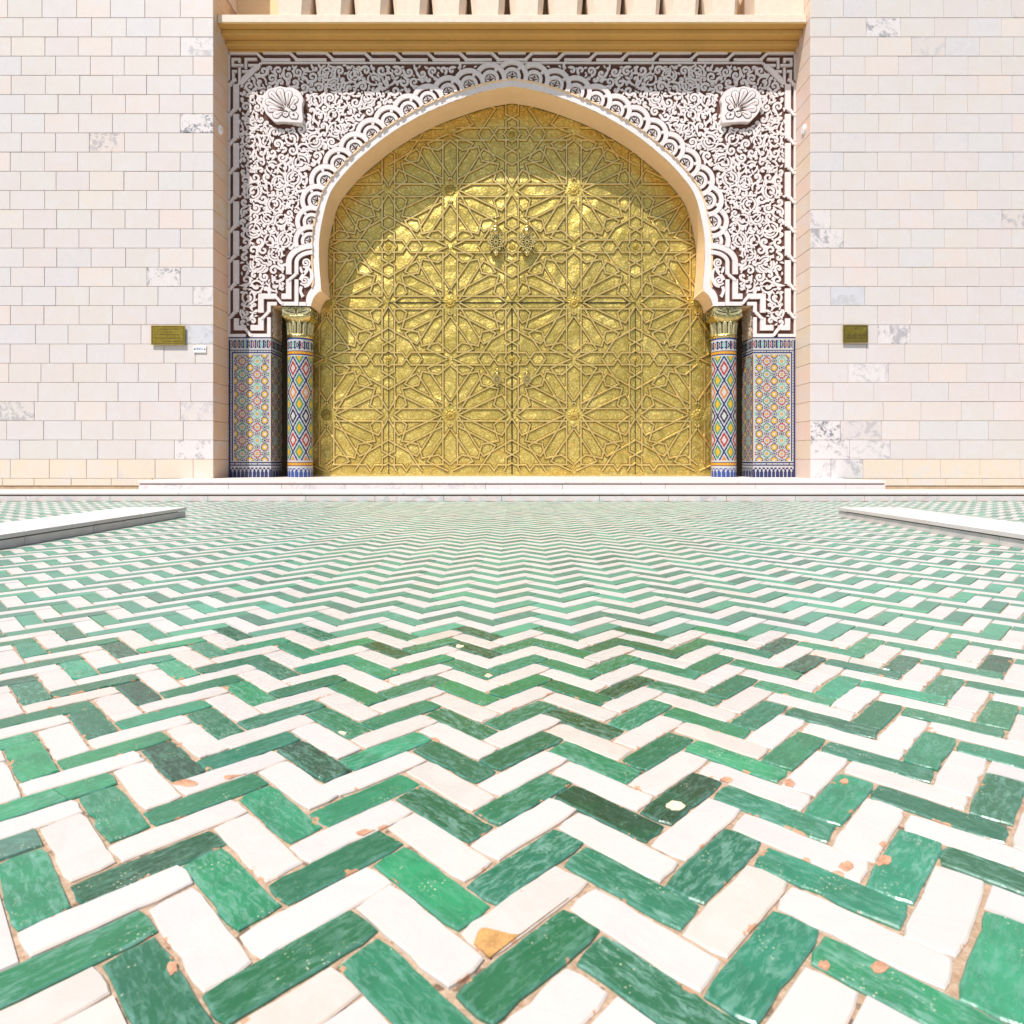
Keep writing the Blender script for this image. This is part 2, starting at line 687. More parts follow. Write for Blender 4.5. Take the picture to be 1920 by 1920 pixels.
ff = MB()
for (x, y, ang, gr) in far:
    a = ang + random.gauss(0, .006)
    x += random.gauss(0, .0008)
    y += random.gauss(0, .0008)
    z = random.gauss(0, .0004)
    ca, sa = cos(a), sin(a)
    hx, hy = .0734 + random.gauss(0, .0004), .0237 + random.gauss(0, .0004)
    vs = []
    for (e, zz) in ((-.0013, z), (.0004, z - .006)):
        for (u, v) in ((-1, -1), (1, -1), (1, 1), (-1, 1)):
            lx, ly = u * (hx + e), v * (hy + e)
            vs.append((x + lx * ca - ly * sa, y + lx * sa + ly * ca, zz + lx * random.gauss(0, .004)))
    ff.add(vs, [(0, 1, 2, 3), (4, 5, 1, 0), (5, 6, 2, 1), (6, 7, 3, 2), (7, 4, 0, 3)], glaze(gr))
fo = ff.build('tile_field', M['tile_far'], floor)
tag(fo, kind='stuff')


def ground_pt(px, py):
    Y = F * EYE / (py - HOR)
    return ((px - 960) * Y / F, Y)


def chip(pts_px, mat, parent_at, name='chip', z=.0012):
    gx, gy = ground_pt(*parent_at)
    o = min(near_objs, key=lambda q: (q[1] - gx) ** 2 + (q[2] - gy) ** 2)
    # the tile whose body really holds the spot
    best = None
    for (t, x, y, gr) in near_objs:
        a = t.rotation_euler.z
        dx, dy = gx - x, gy - y
        lx, ly = dx * cos(a) + dy * sin(a), -dx * sin(a) + dy * cos(a)
        if abs(lx) < .0712 and abs(ly) < .0222:
            best = t
    if best is None:
        best = o[0]
    best.rotation_euler.x = best.rotation_euler.y = 0
    best.location.z = 0
    inv = Matrix.Translation(best.location) @ Matrix.Rotation(best.rotation_euler.z, 4, 'Z')
    inv = inv.inverted()
    P = []
    for p in pts_px:
        q = inv @ Vector((*ground_pt(*p), 0))
        P.append((max(-.0722, min(.0722, q.x)), max(-.0225, min(.0225, q.y)), .0007))
    P = [(q[0], q[1], .0007) for q in smooth_curve([(p[0], p[1]) for p in P] + [(P[0][0], P[0][1])], 3)[:-1]]
    P = [(max(-.0724, min(.0724, p[0])), max(-.0227, min(.0227, p[1])), p[2]) for p in P]
    n = len(P)
    me = bpy.data.meshes.new(name)
    me.from_pydata(P + [(p[0], p[1], -.001) for p in P], [], [list(range(n))] + [[i, (i + 1) % n, n + (i + 1) % n, n + i] for i in range(n)])
    me.materials.append(mat)
    c = bpy.data.objects.new(name, me)
    C.objects.link(c)
    c.parent = best
    return best


z7 = lambda x, y: (750 + x / 3.84, 1540 + y / 3.84)
bt = chip([z7(500, 905), z7(545, 845), z7(560, 800), z7(600, 770), z7(680, 785), z7(740, 800), z7(800, 815), z7(870, 815), z7(960, 780),
           z7(1010, 735), z7(1050, 700), z7(1130, 650), z7(1235, 590), z7(1240, 612), z7(900, 860), z7(650, 1030), z7(570, 965)],
          M['terracotta'], z7(640, 870), 'bare_clay_patch')
tag(bt, label='white tile with a large patch of bare orange clay')
M['spot'] = mat_simple('lime_spot', (0.72, 0.55, 0.40), 0.8, 0.2, 40)


def spot(px, py, rx, ry, mat):
    pts = [(px + rx * (1 + random.uniform(-.18, .18)) * cos(2 * pi * k / 13), py + ry * (1 + random.uniform(-.32, .32)) * sin(2 * pi * k / 13)) for k in range(13)]
    chip(pts, mat, (px, py), 'worn_spot')


spot(1266, 1511, 17, 10, M['spot'])
spot(1587, 1624, 13, 8, M['salmon'])
spot(1583, 1466, 8, 5, M['salmon'])
spot(1362, 1463, 12, 5, M['salmon'])
spot(1543, 1813, 12, 11, M['salmon'])
spot(1655, 1614, 17, 9, M['salmon'])
spot(1650, 1815, 16, 11, M['salmon'])
spot(640, 1375, 9, 4, M['spot'])
spot(862, 1212, 8, 3, M['spot'])
spot(916, 1267, 7, 3, M['spot'])
spot(443, 1458, 26, 5, M['salmon'])
spot(345, 1468, 28, 6, M['salmon'])
spot(690, 1562, 22, 6, M['salmon'])
spot(323, 1815, 9, 12, M['salmon'])
spot(736, 1655, 9, 7, M['salmon'])
spot(1480, 1470, 10, 9, M['salmon'])

# ------------------------------------------------------------------ steps and landing
MT = mat_marble('step_marble', True)


def mcol(pink=0.5, grey=0.1, dark=0.0):
    s = random.uniform(.95, 1.03)
    k = random.random()
    a, b = (0.63, 0.55, 0.52), (0.64, 0.595, 0.575)
    q = k * pink * 2 if k * pink * 2 < 1 else 1
    return (*[(b[j] + (a[j] - b[j]) * q) * s for j in range(3)], dark)


def stair(name, label, x0, x1, yf, yb, z0, z1, seams, nose=.009, th=.030):
    t = thing(name, label, 'step', ((x0 + x1) / 2, yf, z0))
    core = MB().box(x0 + .02, x1 - .02, yf + .03, yb, z0, z1 - th - .004)
    core.build('core', M['joint'], t)
    for a, b in zip(seams, seams[1:]):
        m = MB()
        r = .007
        # tread slab with a rounded front nose
        xa, xb = a + .0018, b - .0018
        prof = [(yf - nose + .004, z1), (yf - nose, z1 - .006), (yf - nose, z1 - th + .006), (yf - nose + .005, z1 - th), (yb - .003, z1 - th), (yb - .003, z1)]
        n = len(prof)
        m.add([(xa, *p) for p in prof] + [(xb, *p) for p in prof],
              [list(range(n))[::-1], list(range(n, 2 * n))] + [[i, i + n, (i + 1) % n + n, (i + 1) % n] for i in range(n)])
        m.build('tread_slab', MT, t).color = mcol(.6)
    MB().box(x0 + .01, x1 - .01, yf + .012, yf + .032, z1 - th - .016, z1 - th - .0005).build('nosing_groove', M['groove'], t)
    xs = [x0]
    while xs[-1] < x1 - 1.0:
        xs.append(xs[-1] + random.choice((.62, .74, .9, 1.05, 1.2)))
    xs.append(x1)
    for a, b in zip(xs, xs[1:]):
        MB().cbox(a + .002, b - .002, yf, yf + .028, z0 + .001, z1 - th - .013, .0015).build('riser_stone', MT, t).color = mcol(.25, dark=random.choice((0, .1, .25)))
    return t


random.seed(21)
seam = [-8.2, -7.3, -6.5, -5.65, -4.82, -3.57, -2.25, -1.16, -.02, 1.18, 2.42, 3.4, 4.45, 5.4, 6.3, 7.3, 8.2]
stair('marble_step', 'lower marble step, the long one meeting the green and white tiles', -8.2, 8.2, 6.86, 7.48, 0, .098, seam)
seam2 = [-4.36, -3.52, -2.53, -1.4, -.3, .62, 1.5, 2.64, 3.38, 4.36]
stair('marble_step', 'upper marble step ending short of both stone walls', -4.36, 4.36, 7.47, YD - .02, .098, ZL, seam2)

# ------------------------------------------------------------------ low platforms in the courtyard
for sgn, lab in ((-1, 'low marble kerb platform on the tiles, its near face in shade'), (1, 'low marble kerb platform on the tiles, its near face sunlit')):
    xi = 2.55
    t = thing('marble_kerb', lab, 'kerb', (sgn * 2.8, 3.8, 0), 'low marble kerbs on the tiled court')
    def X(a):
        return sgn * a
    MB().box(min(X(xi + .03), X(3.0)), max(X(xi + .03), X(3.0)), 2.76, 4.94, 0, .05).build('core', M['joint'], t)
    ys = [2.7, 3.35, 3.9, 4.4, 5.0]
    for a, b in zip(ys, ys[1:]):
        m = MB()
        xa, xb = sorted((X(xi - .008), X(3.02)))
        m.box(xa, xb, a + .002, b - .002, .052, .074)
        m.build('top_slab', MT, t).color = mcol(.4)
        xa, xb = sorted((X(xi), X(xi + .028)))
        MB().box(xa, xb, a + .002, b - .002, .001, .044).build('side_stone', MT, t).color = mcol(.5, dark=.12)

# ------------------------------------------------------------------ stone piers
random.seed(5)
CH = 36.0 * Y1 / F
XR = 560 * Y1 / F      # half-distance between the piers
STAIN = {(-1, 18): {0: (.95, 0)}, (-1, 10): {1: (.7, 0)}, (-1, 1): {0: (.55, 0)}, (-1, 7): {0: (.25, 1)}, (-1, 22): {0: (.4, 0)}, (-1, 9): {0: (.3, 0)},
         (1, 9): {1: (.22, 1)}, (1, 12): {0: (.6, 0)}, (1, 2): {0: (.9, 0)}, (1, 1): {0: (.6, 0), 1: (.4, 0)}, (1, 7): {2: (.5, 0)}, (1, 5): {1: (.3, 0)},
         (1, 0): {0: (.35, 0), 1: (.4, 0)}, (1, 23): {2: (.6, 0)}, (1, 13): {0: (.45, 0)}}


def block_mesh(name, w_, h_, d_, cache={}):
    k = (round(w_, 3), round(h_, 3), round(d_, 3))
    if k not in cache:
        cache[k] = MB().cbox(-w_ / 2, w_ / 2, 0, d_, 0, h_, .003)
        me = bpy.data.meshes.new(name)
        me.from_pydata(cache[k].v, [], cache[k].f)
        me.materials.append(M['marble'])
        cache[k] = me
    return cache[k]


for sgn, lab in ((-1, 'pale marble block wall with the wide brass plaque, its inner side in shade'),
                 (1, 'pale marble block wall with the squarish brass plaque, its inner side sunlit')):
    t = thing('stone_pier', lab, 'wall', (sgn * 5.5, Y1, 0), 'marble block walls flanking the gate')
    xo = 7.9
    a, b = sorted((sgn * (XR + .012), sgn * xo))
    MB().box(a, b, Y1 + .012, Y2 + .6, .02, 6.86).build('mortar_core', M['joint'], t)
    a, b = sorted((sgn * XR, sgn * xo))
    MB().box(a, b, Y1, Y2 + .6, 6.872, 9.2).build('upper_masonry', M['cream'], t)
    for c in range(-1, 26):
        z = ZL + c * CH
        h = CH - .0055
        if c == -1:
            z, h = .1, ZL - .1 - .005
        edges = [XR]
        first = (.44 if c % 2 == 0 else .27)
        if c < 8:
            first = (.27, .52, .40, .44, .30, .50, .24, .46)[max(c, 0)]
        edges.append(XR + first)
        while edges[-1] < xo - .62:
            edges.append(edges[-1] + (.452 if c >= 8 else random.choice((.43, .50, .54))) + random.gauss(0, .008))
        edges.append(xo)
        for q, (e0, e1) in enumerate(zip(edges, edges[1:])):
            wd = round(e1 - e0 - .005, 2)
            cx = sgn * (e0 + e1) / 2
            r = random.random()
            dark = 0.0
            if r < .16:
                base = (0.61, 0.565, 0.56)
                dark = random.uniform(0, .08)
            elif r < .32:
                base = (0.655, 0.565, 0.52)
            else:
                base = (0.625, 0.555, 0.525)
            base = tuple(v * random.uniform(.985, 1.015) for v in base)
            if random.random() < .02:
                dark = random.uniform(.2, .5)
            sp = STAIN.get((sgn, c), {}).get(q)
            if sp:
                dark = sp[0]
                base = (0.56, 0.55, 0.58) if sp[1] else (0.67, 0.61, 0.60)
            if c <= 0 and not sp:
                base = (0.72, 0.58, 0.46)
            link('block', block_mesh('block', (e1 - e0 - .005), h, .06), t, (cx, Y1 + random.gauss(0, .0008), z), None, (*base, dark))
        # reveal facing the gate: left colour carries its shade, right its sunlight
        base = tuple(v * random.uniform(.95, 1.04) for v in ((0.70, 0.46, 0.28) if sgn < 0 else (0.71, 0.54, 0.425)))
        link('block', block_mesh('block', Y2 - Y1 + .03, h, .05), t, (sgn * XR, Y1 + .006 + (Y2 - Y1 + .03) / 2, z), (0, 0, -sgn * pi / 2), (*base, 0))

# small white fittings on the reveals
for sgn, lab in ((-1, 'small round white fitting on the shaded side of the stone wall'), (1, 'small round white fitting on the sunlit side of the stone wall')):
    t = thing('wall_fitting', lab, 'fitting', (sgn * XR, 8.70, PZ(243, 8.70)), 'round white fittings on the wall sides')
    m = MB()
    z0 = PZ(243, 8.70)
    n = 18
    for r0, r1, d0, d1 in ((.062, .062, 0, .012), (.062, .05, .012, .018)):
        v = []
        for r, d in ((r0, d0), (r1, d1)):
            v += [(sgn * XR - sgn * d, 8.70 + r * cos(2 * pi * k / n), z0 + r * sin(2 * pi * k / n)) for k in range(n)]
        m.add(v, [[k, (k + 1) % n, n + (k + 1) % n, n + k] for k in range(n)])
    m.add([(sgn * XR - sgn * .018, 8.70 + .05 * cos(2 * pi * k / n), z0 + .05 * sin(2 * pi * k / n)) for k in range(n)], [list(range(n))])
    m.build('cover_disc', M['white_paint'], t)
    m = MB()
    m.add([(sgn * XR - sgn * .024, 8.70 + .018 * cos(2 * pi * k / n), z0 + .018 * sin(2 * pi * k / n)) for k in range(n)], [list(range(n))])
    m.add([(sgn * XR - sgn * d, 8.70 + .018 * cos(2 * pi * k / n), z0 + .018 * sin(2 * pi * k / n)) for d in (.017, .024) for k in range(n)],
          [[k, (k + 1) % n, n + (k + 1) % n, n + k] for k in range(n)])
    m.build('lens', M['cream'], t)

# ------------------------------------------------------------------ cornice and brackets
t_c = thing('cornice', 'tan stepped cornice spanning above the carved wall with a row of brackets', 'cornice', (0, 8.6, 6.0))
XC = XR - .003
ya, yb, yc_ = 8.62, 8.74, 8.86
zt = PZ(27, ya)
zb = PZ(43.5, ya)
z2_ = PZ(64, yb)
z3_ = PZ(84.5, yc_)
z4_ = PZ(98, Y2)
MB().cbox(-XC, XC, ya, Y2 + .5, zb + .012, zt, .006).build('fascia', M['cream'], t_c)
MB().box(-XC, XC, ya + .006, Y2 + .5, zb, zb + .0119).build('fascia_soffit', M['ochre'], t_c)
MB().cbox(-XC, XC, yb, Y2 + .5, z2_, zb - .002, .008).build('upper_moulding', M['ochre'], t_c)
MB().cbox(-XC, XC, yc_, Y2 + .5, z3_, z2_ - .002, .008).build('middle_moulding', M['ochre'], t_c)
MB().cbox(-XC, XC, Y2 - .012, Y2 + .5, z4_, z3_ - .002, .006).build('lower_moulding', M['ochre'], t_c)
MB().box(-XC, XC, 9.25, 9.5, zt, 9.2).build('upper_wall', M['tan'], t_c)
for i in range(12):
    cx = PX(545 + i * 73.8, 8.66)
    m = MB()
    h0, h1 = .150, .222
    yf_, yk = 8.655, 9.255
    z0, z1, z2 = zt + .001, zt + .30, zt + 1.2
    prof = lambda q: [(cx - h1 * q, yk), (cx - h1 * q, yf_ + .13), (cx - h0 * q, yf_), (cx + h0 * q, yf_), (cx + h1 * q, yf_ + .13), (cx + h1 * q, yk)]
    v = [(p[0], p[1], z) for (q, z) in ((.93, z0), (1.06, z1), (1.1, z2)) for p in prof(q)]
    f = []
    for l in (0, 6):
        for k in range(5):
            f.append([l + k, l + k + 1, l + 6 + k + 1, l + 6 + k])
    f.append([12, 13, 14, 15, 16, 17])
    m.add(v, f)
    m.build('bracket', M['cream'], t_c)
MB().box(PX(1415, 8.7), XC, 8.70, 9.249, zt + .001, zt + 1.2).build('end_block', M['cream'], t_c)

# ------------------------------------------------------------------ carved wall
t_w = thing('carved_wall', 'carved white plaster wall with a pointed horseshoe arch around the brass gate', 'wall', (0, Y2, ZL))
half = [(597, 475), (597.3, 450), (600.5, 425), (605.8, 400), (612, 376), (622, 353), (641, 328), (665, 302), (694, 277), (723, 254), (757, 232),
        (798, 209.5), (848, 188.5), (905, 169.5), (945, 161.5), (960, 159.5)]
low = [(582, 573), (584, 566), (586.5, 558), (592, 550), (599.5, 545.5), (601.5, 543), (599.6, 520), (597.6, 495)]
sm = smooth_curve(half, 5)
arch_l = low + sm                                   # soffit edge, left half, bottom to apex
arch = arch_l + [(1920 - p[0], p[1]) for p in reversed(arch_l[:-1])]
fil_l = offset(smooth_curve([(599.6, 520), (597.6, 495)] + half, 5), -12.5)
fil_l = [p for p in fil_l if p[0] < 959] + [(960, 148.5)]
# left side is to the left in the picture: make sure the offset went outwards
if fil_l[3][0] > 597:
    fil_l = offset(smooth_curve([(599.6, 520), (597.6, 495)] + half, 5), 12.5)
    fil_l = [p for p in fil_l if p[0] < 959] + [(960, 148.5)]
fil_low = [(573, 573), (573, 556), (577, 547), (584.5, 538), (587.5, 528)]
fil_l = fil_low + fil_l
YB = Y2 + .022       # recessed ground of the carving and the plain arch band


def strip(a, b):
    """faces between two left-half curves resampled alike"""
    n = 90
    A = resample(a, 1e9) if False else a
    def rs(c):
        d = [0]
        for p, q in zip(c, c[1:]):
            d.append(d[-1] + hypot(q[0] - p[0], q[1] - p[1]))
        u = np.linspace(0, d[-1], n + 1)
        return list(zip(np.interp(u, d, [p[0] for p in c]).tolist(), np.interp(u, d, [p[1] for p in c]).tolist()))
    A, B = rs(a), rs(b)
    return A + B, [[i, n + 1 + i, n + 2 + i, i + 1] for i in range(n)]


# plain white arch band between fillet and soffit
m = MB()
V, Fc = strip(fil_l, arch_l)
m.plate(V, Fc, YB - .001, YB + .02, c2)
m.plate(mir(V), rev(Fc), YB - .001, YB + .02, c2)
m.build('arch_band', M['plaster'], t_w)
# soffit through to the gate
m = MB()
n = len(arch)
v = [c2(p[0], p[1], YB - .0005) for p in arch] + [c2(p[0], p[1], YD - .012) for p in arch]
m.add(v, [[i, i + 1, n + i + 1, n + i] for i in range(n - 1)])
m.build('arch_soffit', M['tan'], t_w, smooth=False)
# moulded lip on each corbel where the soffit starts
for s in (0, 1):
    lip = [(603.2, 545.6), (601.2, 541.2), (599.2, 541.8), (597.6, 546.6)]
    if s:
        lip = mir(lip)
    m = MB()
    m.add([c2(p[0], p[1], YB - .012) for p in lip] + [c2(p[0], p[1], YD - .02) for p in lip],
          [[0, 1, 2, 3], [0, 4, 5, 1], [1, 5, 6, 2], [2, 6, 7, 3], [3, 7, 4, 0]])
    m.build('corbel_lip', M['tan'], t_w)

# recessed dark ground of the carving
m = MB()
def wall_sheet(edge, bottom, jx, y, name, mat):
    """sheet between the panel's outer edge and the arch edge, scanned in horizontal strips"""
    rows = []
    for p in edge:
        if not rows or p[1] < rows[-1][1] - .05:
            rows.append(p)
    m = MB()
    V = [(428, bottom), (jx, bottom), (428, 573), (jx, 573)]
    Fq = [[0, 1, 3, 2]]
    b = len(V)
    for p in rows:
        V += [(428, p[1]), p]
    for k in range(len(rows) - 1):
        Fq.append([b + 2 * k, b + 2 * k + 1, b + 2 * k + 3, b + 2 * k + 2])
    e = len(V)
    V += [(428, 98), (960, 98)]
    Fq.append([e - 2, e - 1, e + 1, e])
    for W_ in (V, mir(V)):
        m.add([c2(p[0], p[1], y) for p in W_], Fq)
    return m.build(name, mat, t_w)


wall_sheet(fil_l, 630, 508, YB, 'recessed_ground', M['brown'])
wall_sheet([(p[0] - 6, p[1] - (6 if p[1] < 540 else 0)) for p in fil_l], 632, 506, YB + .06, 'masonry', M['tan'])

# ---- border band
def bar(m, pts, wd, dz=0.0):
    V, Fc = ribbon(pts, wd)
    m.plate(V, Fc, Y2 - .006 - dz, YB, c2)
    m.plate(mir(V), Fc, Y2 - .006 - dz, YB, c2)


def both(name, V, Fc, yf, mat=None):
    for q in (V, mir(V)):
        MB().plate(q, Fc, yf, YB, c2).build(name, mat or M['plaster'], t_w)


def tipped(a, b, t=3.0):
    """bar polyline a->b shortened at both ends"""
    l = hypot(b[0] - a[0], b[1] - a[1])
    u = ((b[0] - a[0]) / l, (b[1] - a[1]) / l)
    return [(a[0] + u[0] * t, a[1] + u[1] * t), (b[0] - u[0] * t, b[1] - u[1] * t)]


OW, IW, GO, GI = 6.5, 10.5, 6.4, 8.6       # strap widths and distances from the groove centre
# (start, end, side of the inner strap) along the groove, knots between
runs = []
ky = [155, 211, 265.5, 320, 375, 430, 485, 538, 591]
gx = 434.6
for a, b in zip(ky, ky[1:]):
    runs.append(((gx, a), (gx, b), 'v', 1))
for a in ky:
    V, Fc = ribbon([(gx - GO - 1, a + 5), (gx - 2, a + 3.6), (gx + 4, a - 4.2), (gx + GI, a - 6)], 5.0)
    both('border_knot', V, Fc, Y2 - .013)
kx = [487, 550, 618, 690, 748, 808, 868, 928]
gy = 105.5
for a, b in zip(kx, kx[1:]):
    runs.append(((a, gy), (b, gy), 'h', 1))
for a in kx:
    V, Fc = ribbon([(a - 6, gy - 5.2), (a - 3, gy - 3), (a + 4, gy + 4), (a + 7, gy + 6)], 4.6)
    both('border_knot', V, Fc, Y2 - .013)
for (a, b, o, s) in runs:
    if o == 'v':
        V, Fc = ribbon([(a[0] - GO, a[1] + 6), (b[0] - GO, b[1] - 1)], OW)
        both('border_strap', V, Fc, Y2 - .006)
        V, Fc = ribbon([(a[0] + GI - .5, a[1] + 3), (b[0] + GI - .5, b[1] - 6)], IW)
        both('border_strap', V, Fc, Y2 - .007)
    else:
        V, Fc = ribbon([(a[0] + 6, a[1] - 6), (b[0] - 3, b[1] - 6)], 3.6)
        both('border_strap', V, Fc, Y2 - .006)
        V, Fc = ribbon([(a[0] + 3, a[1] + 6.6), (b[0] - 6, b[1] + 6.6)], 4.6)
        both('border_strap', V, Fc, Y2 - .007)
# centre of the top run, plain
MB().plate(*ribbon([(934, gy - 6), (986, gy - 6)], 3.6), Y2 - .006, YB, c2).build('border_strap', M['plaster'], t_w)
MB().plate(*ribbon([(931, gy + 6.6), (989, gy + 6.6)], 4.6), Y2 - .007, YB, c2).build('border_strap', M['plaster'], t_w)
# thin frame line under the top run and down the sides
both('frame_line', *ribbon([(489, 117.2), (960, 117.2)], 3.2), Y2 + .004)
both('frame_line', *ribbon([(446, 158), (489, 118)], 4.2), Y2 + .002)
both('border_strap', *ribbon([(428.2, 151), (428.2, 99)], 5.5), Y2 - .006)
both('border_strap', *ribbon([(425.5, 100), (482, 100)], 4.0), Y2 - .006)
# corner key fret
kz = lambda x, y: (420 + x / 24, 90 + y / 24)
for pl in ([kz(700, 680), kz(700, 510), kz(400, 510), kz(400, 785), kz(880, 785)],
           [kz(985, 950), kz(985, 510), kz(1480, 510)],
           [kz(600, 1050), kz(420, 1050), kz(430, 1480)],
           [kz(705, 880), kz(705, 1640)],
           [kz(820, 1060), kz(1150, 1060)],
           [kz(1100, 785), kz(1640, 785)]):
    both('fret_strap', *ribbon(pl, 4.5), Y2 - .008)
both('fret_wedge', [kz(700, 1640), kz(800, 1330), kz(1250, 890), kz(1640, 745), kz(1640, 830), kz(800, 1660)], [[0, 1, 2, 3, 4, 5]], Y2 - .004)

# stepped lower part of the border: tab, step and leg
path = [(434.6, 591), (434.6, 623.5), (498.8, 623.5), (498.8, 563.4), (549, 563.4), (549, 500)]
inner = [(443.2, 597), (443.2, 614.5), (461, 614.5)]
both('border_strap', *ribbon(inner, 9), Y2 - .007)
both('border_strap', *ribbon([(428.4, 597), (428.4, 629), (461, 629)], 5.6), Y2 - .006)
both('border_strap', *ribbon([(470, 614.5), (489.5, 614.5), (489.5, 596)], 10), Y2 - .007)
both('border_strap', *ribbon([(469, 629), (504.4, 629), (504.4, 595)], 6.4), Y2 - .006)
both('border_strap', *ribbon([(489.5, 586), (489.5, 555.5), (519, 555.5)], 10), Y2 - .007)
both('border_strap', *ribbon([(504.4, 585), (504.4, 569.4), (519, 569.4)], 6.4), Y2 - .006)
both('border_strap', *ribbon([(528, 555.5), (541.5, 555.5), (541.5, 524)], 10), Y2 - .007)
both('border_strap', *ribbon([(528, 569.4), (556, 569.4), (556, 524)], 7), Y2 - .006)
both('border_knot', *ribbon([(457, 615), (461, 617), (469, 628), (473, 630)], 5), Y2 - .013)
both('border_knot', *ribbon([(491, 584.5), (494, 586.5), (502.5, 595), (506, 597)][::1], 5), Y2 - .013) if False else None
both('border_knot', *ribbon([(504.4, 583), (502.5, 586), (494.5, 594.5), (490, 598)], 5), Y2 - .013)
both('border_knot', *ribbon([(515, 556), (519, 558), (527, 568), (531, 570)], 5), Y2 - .013)
both('border_knot', *ribbon([(555.5, 513), (553, 516), (545, 522.5), (541, 526)], 5), Y2 - .013)
ell = lambda cx, cy, rx, ry: [(cx - rx * cos(a), cy - ry * sin(a)) for a in np.linspace(0, pi / 2, 12)]
both('border_strap', *ribbon([(541.5, 514)] + ell(586, 492, 44.5, 31), 10), Y2 - .007)
both('border_strap', *ribbon([(556, 514)] + ell(586, 492, 30, 19), 7), Y2 - .006)
# plain upright beside the column capital, left of the fillet
both('border_strap', [(560.5, 573), (560.5, 566), (573, 566), (573, 573)], [[0, 1, 2, 3]], Y2 + .006)
# scrolled bracket panel between leg and fillet
def spiral(cx, cy, r, a0, turns, pitch, sgn=1, n=26, rmin=.6):
    out = []
    for k in range(n + 1):
        t = k / n
        a = a0 + sgn * turns * 2 * pi * t
        rr = max(rmin, r - pitch * turns * t)
        out.append((cx + rr * cos(a), cy + rr * sin(a)))
    return out


sc = MB()
for (cx, cy, a0, sg) in ((573.5, 492.5, 2.2, -1), (571, 525.5, 2.6, -1)):
    for q in (0, 1):
        V, Fc = ribbon(spiral(cx, cy, 9.2, a0, 1.8, 4.6, sg), 3.1)
        sc.plate(V if q == 0 else mir(V), Fc, Y2 + .001, YB, c2)
for pl, wd in (([(577, 500), (574, 508), (567, 517), (563, 525)], [7, 6, 6, 7]), ([(580, 503), (584, 512), (584, 522), (578, 533), (570, 537)], [3, 6, 7, 6, 5]),
               ([(565, 537), (563, 545), (566, 553), (568, 556)], [6, 5, 5, 7]), ([(563, 500), (565, 508), (570, 513)], [3, 5, 3])):
    V, Fc = ribbon(smooth_curve(pl, 4), list(np.interp(np.linspace(0, 1, 4 * (len(pl) - 1) + 1), np.linspace(0, 1, len(wd)), wd)))
    sc.plate(V, Fc, Y2 + .002, YB, c2)
    sc.plate(mir(V), Fc, Y2 + .002, YB, c2)
sc.build('scroll_bracket', M['plaster'], t_w)

# ---- scallops round the arch
eye_path = offset(smooth_curve([(598.5, 505)] + half, 5), 17.5)
if eye_path[3][0] > 597:
    eye_path = offset(smooth_curve([(598.5, 505)] + half, 5), -17.5)
eye_path = [p for p in eye_path if p[1] < 455 and p[0] < 956]
eye_l = resample([(581, 452)] + eye_path + [(960, 143)], 40.4)
eyes = eye_l + [(1920 - p[0], p[1]) for p in reversed(eye_l[:-1])]
fil_x = sorted([(p[1], p[0]) for p in fil_l])


def outside_fillet(p):
    """True on the wall side of the fillet line"""
    x, y = p
    if x > 960:
        x = 1920 - x
    if y < 149:
        return True
    xs = np.interp(y, [q[0] for q in fil_x], [q[1] for q in fil_x])
    return x <= xs + .01


RO, RG, RI, RE = 30.5, 22.0, 16.5, 10.5


def polar(cx, cy, r0, r1, a0, a1, na, nr, keep):
    V, Fc = [], []
    for i in range(na + 1):
        for j in range(nr + 1):
            a = a0 + (a1 - a0) * i / na
            r = r0 + (r1 - r0) * j / nr
            V.append((cx + r * cos(a), cy + r * sin(a)))
    for i in range(na):
        for j in range(nr):
            ids = [i * (nr + 1) + j, (i + 1) * (nr + 1) + j, (i + 1) * (nr + 1) + j + 1, i * (nr + 1) + j + 1]
            c = (sum(V[k][0] for k in ids) / 4, sum(V[k][1] for k in ids) / 4)
            if keep(c):
                Fc.append(ids)
    return V, Fc


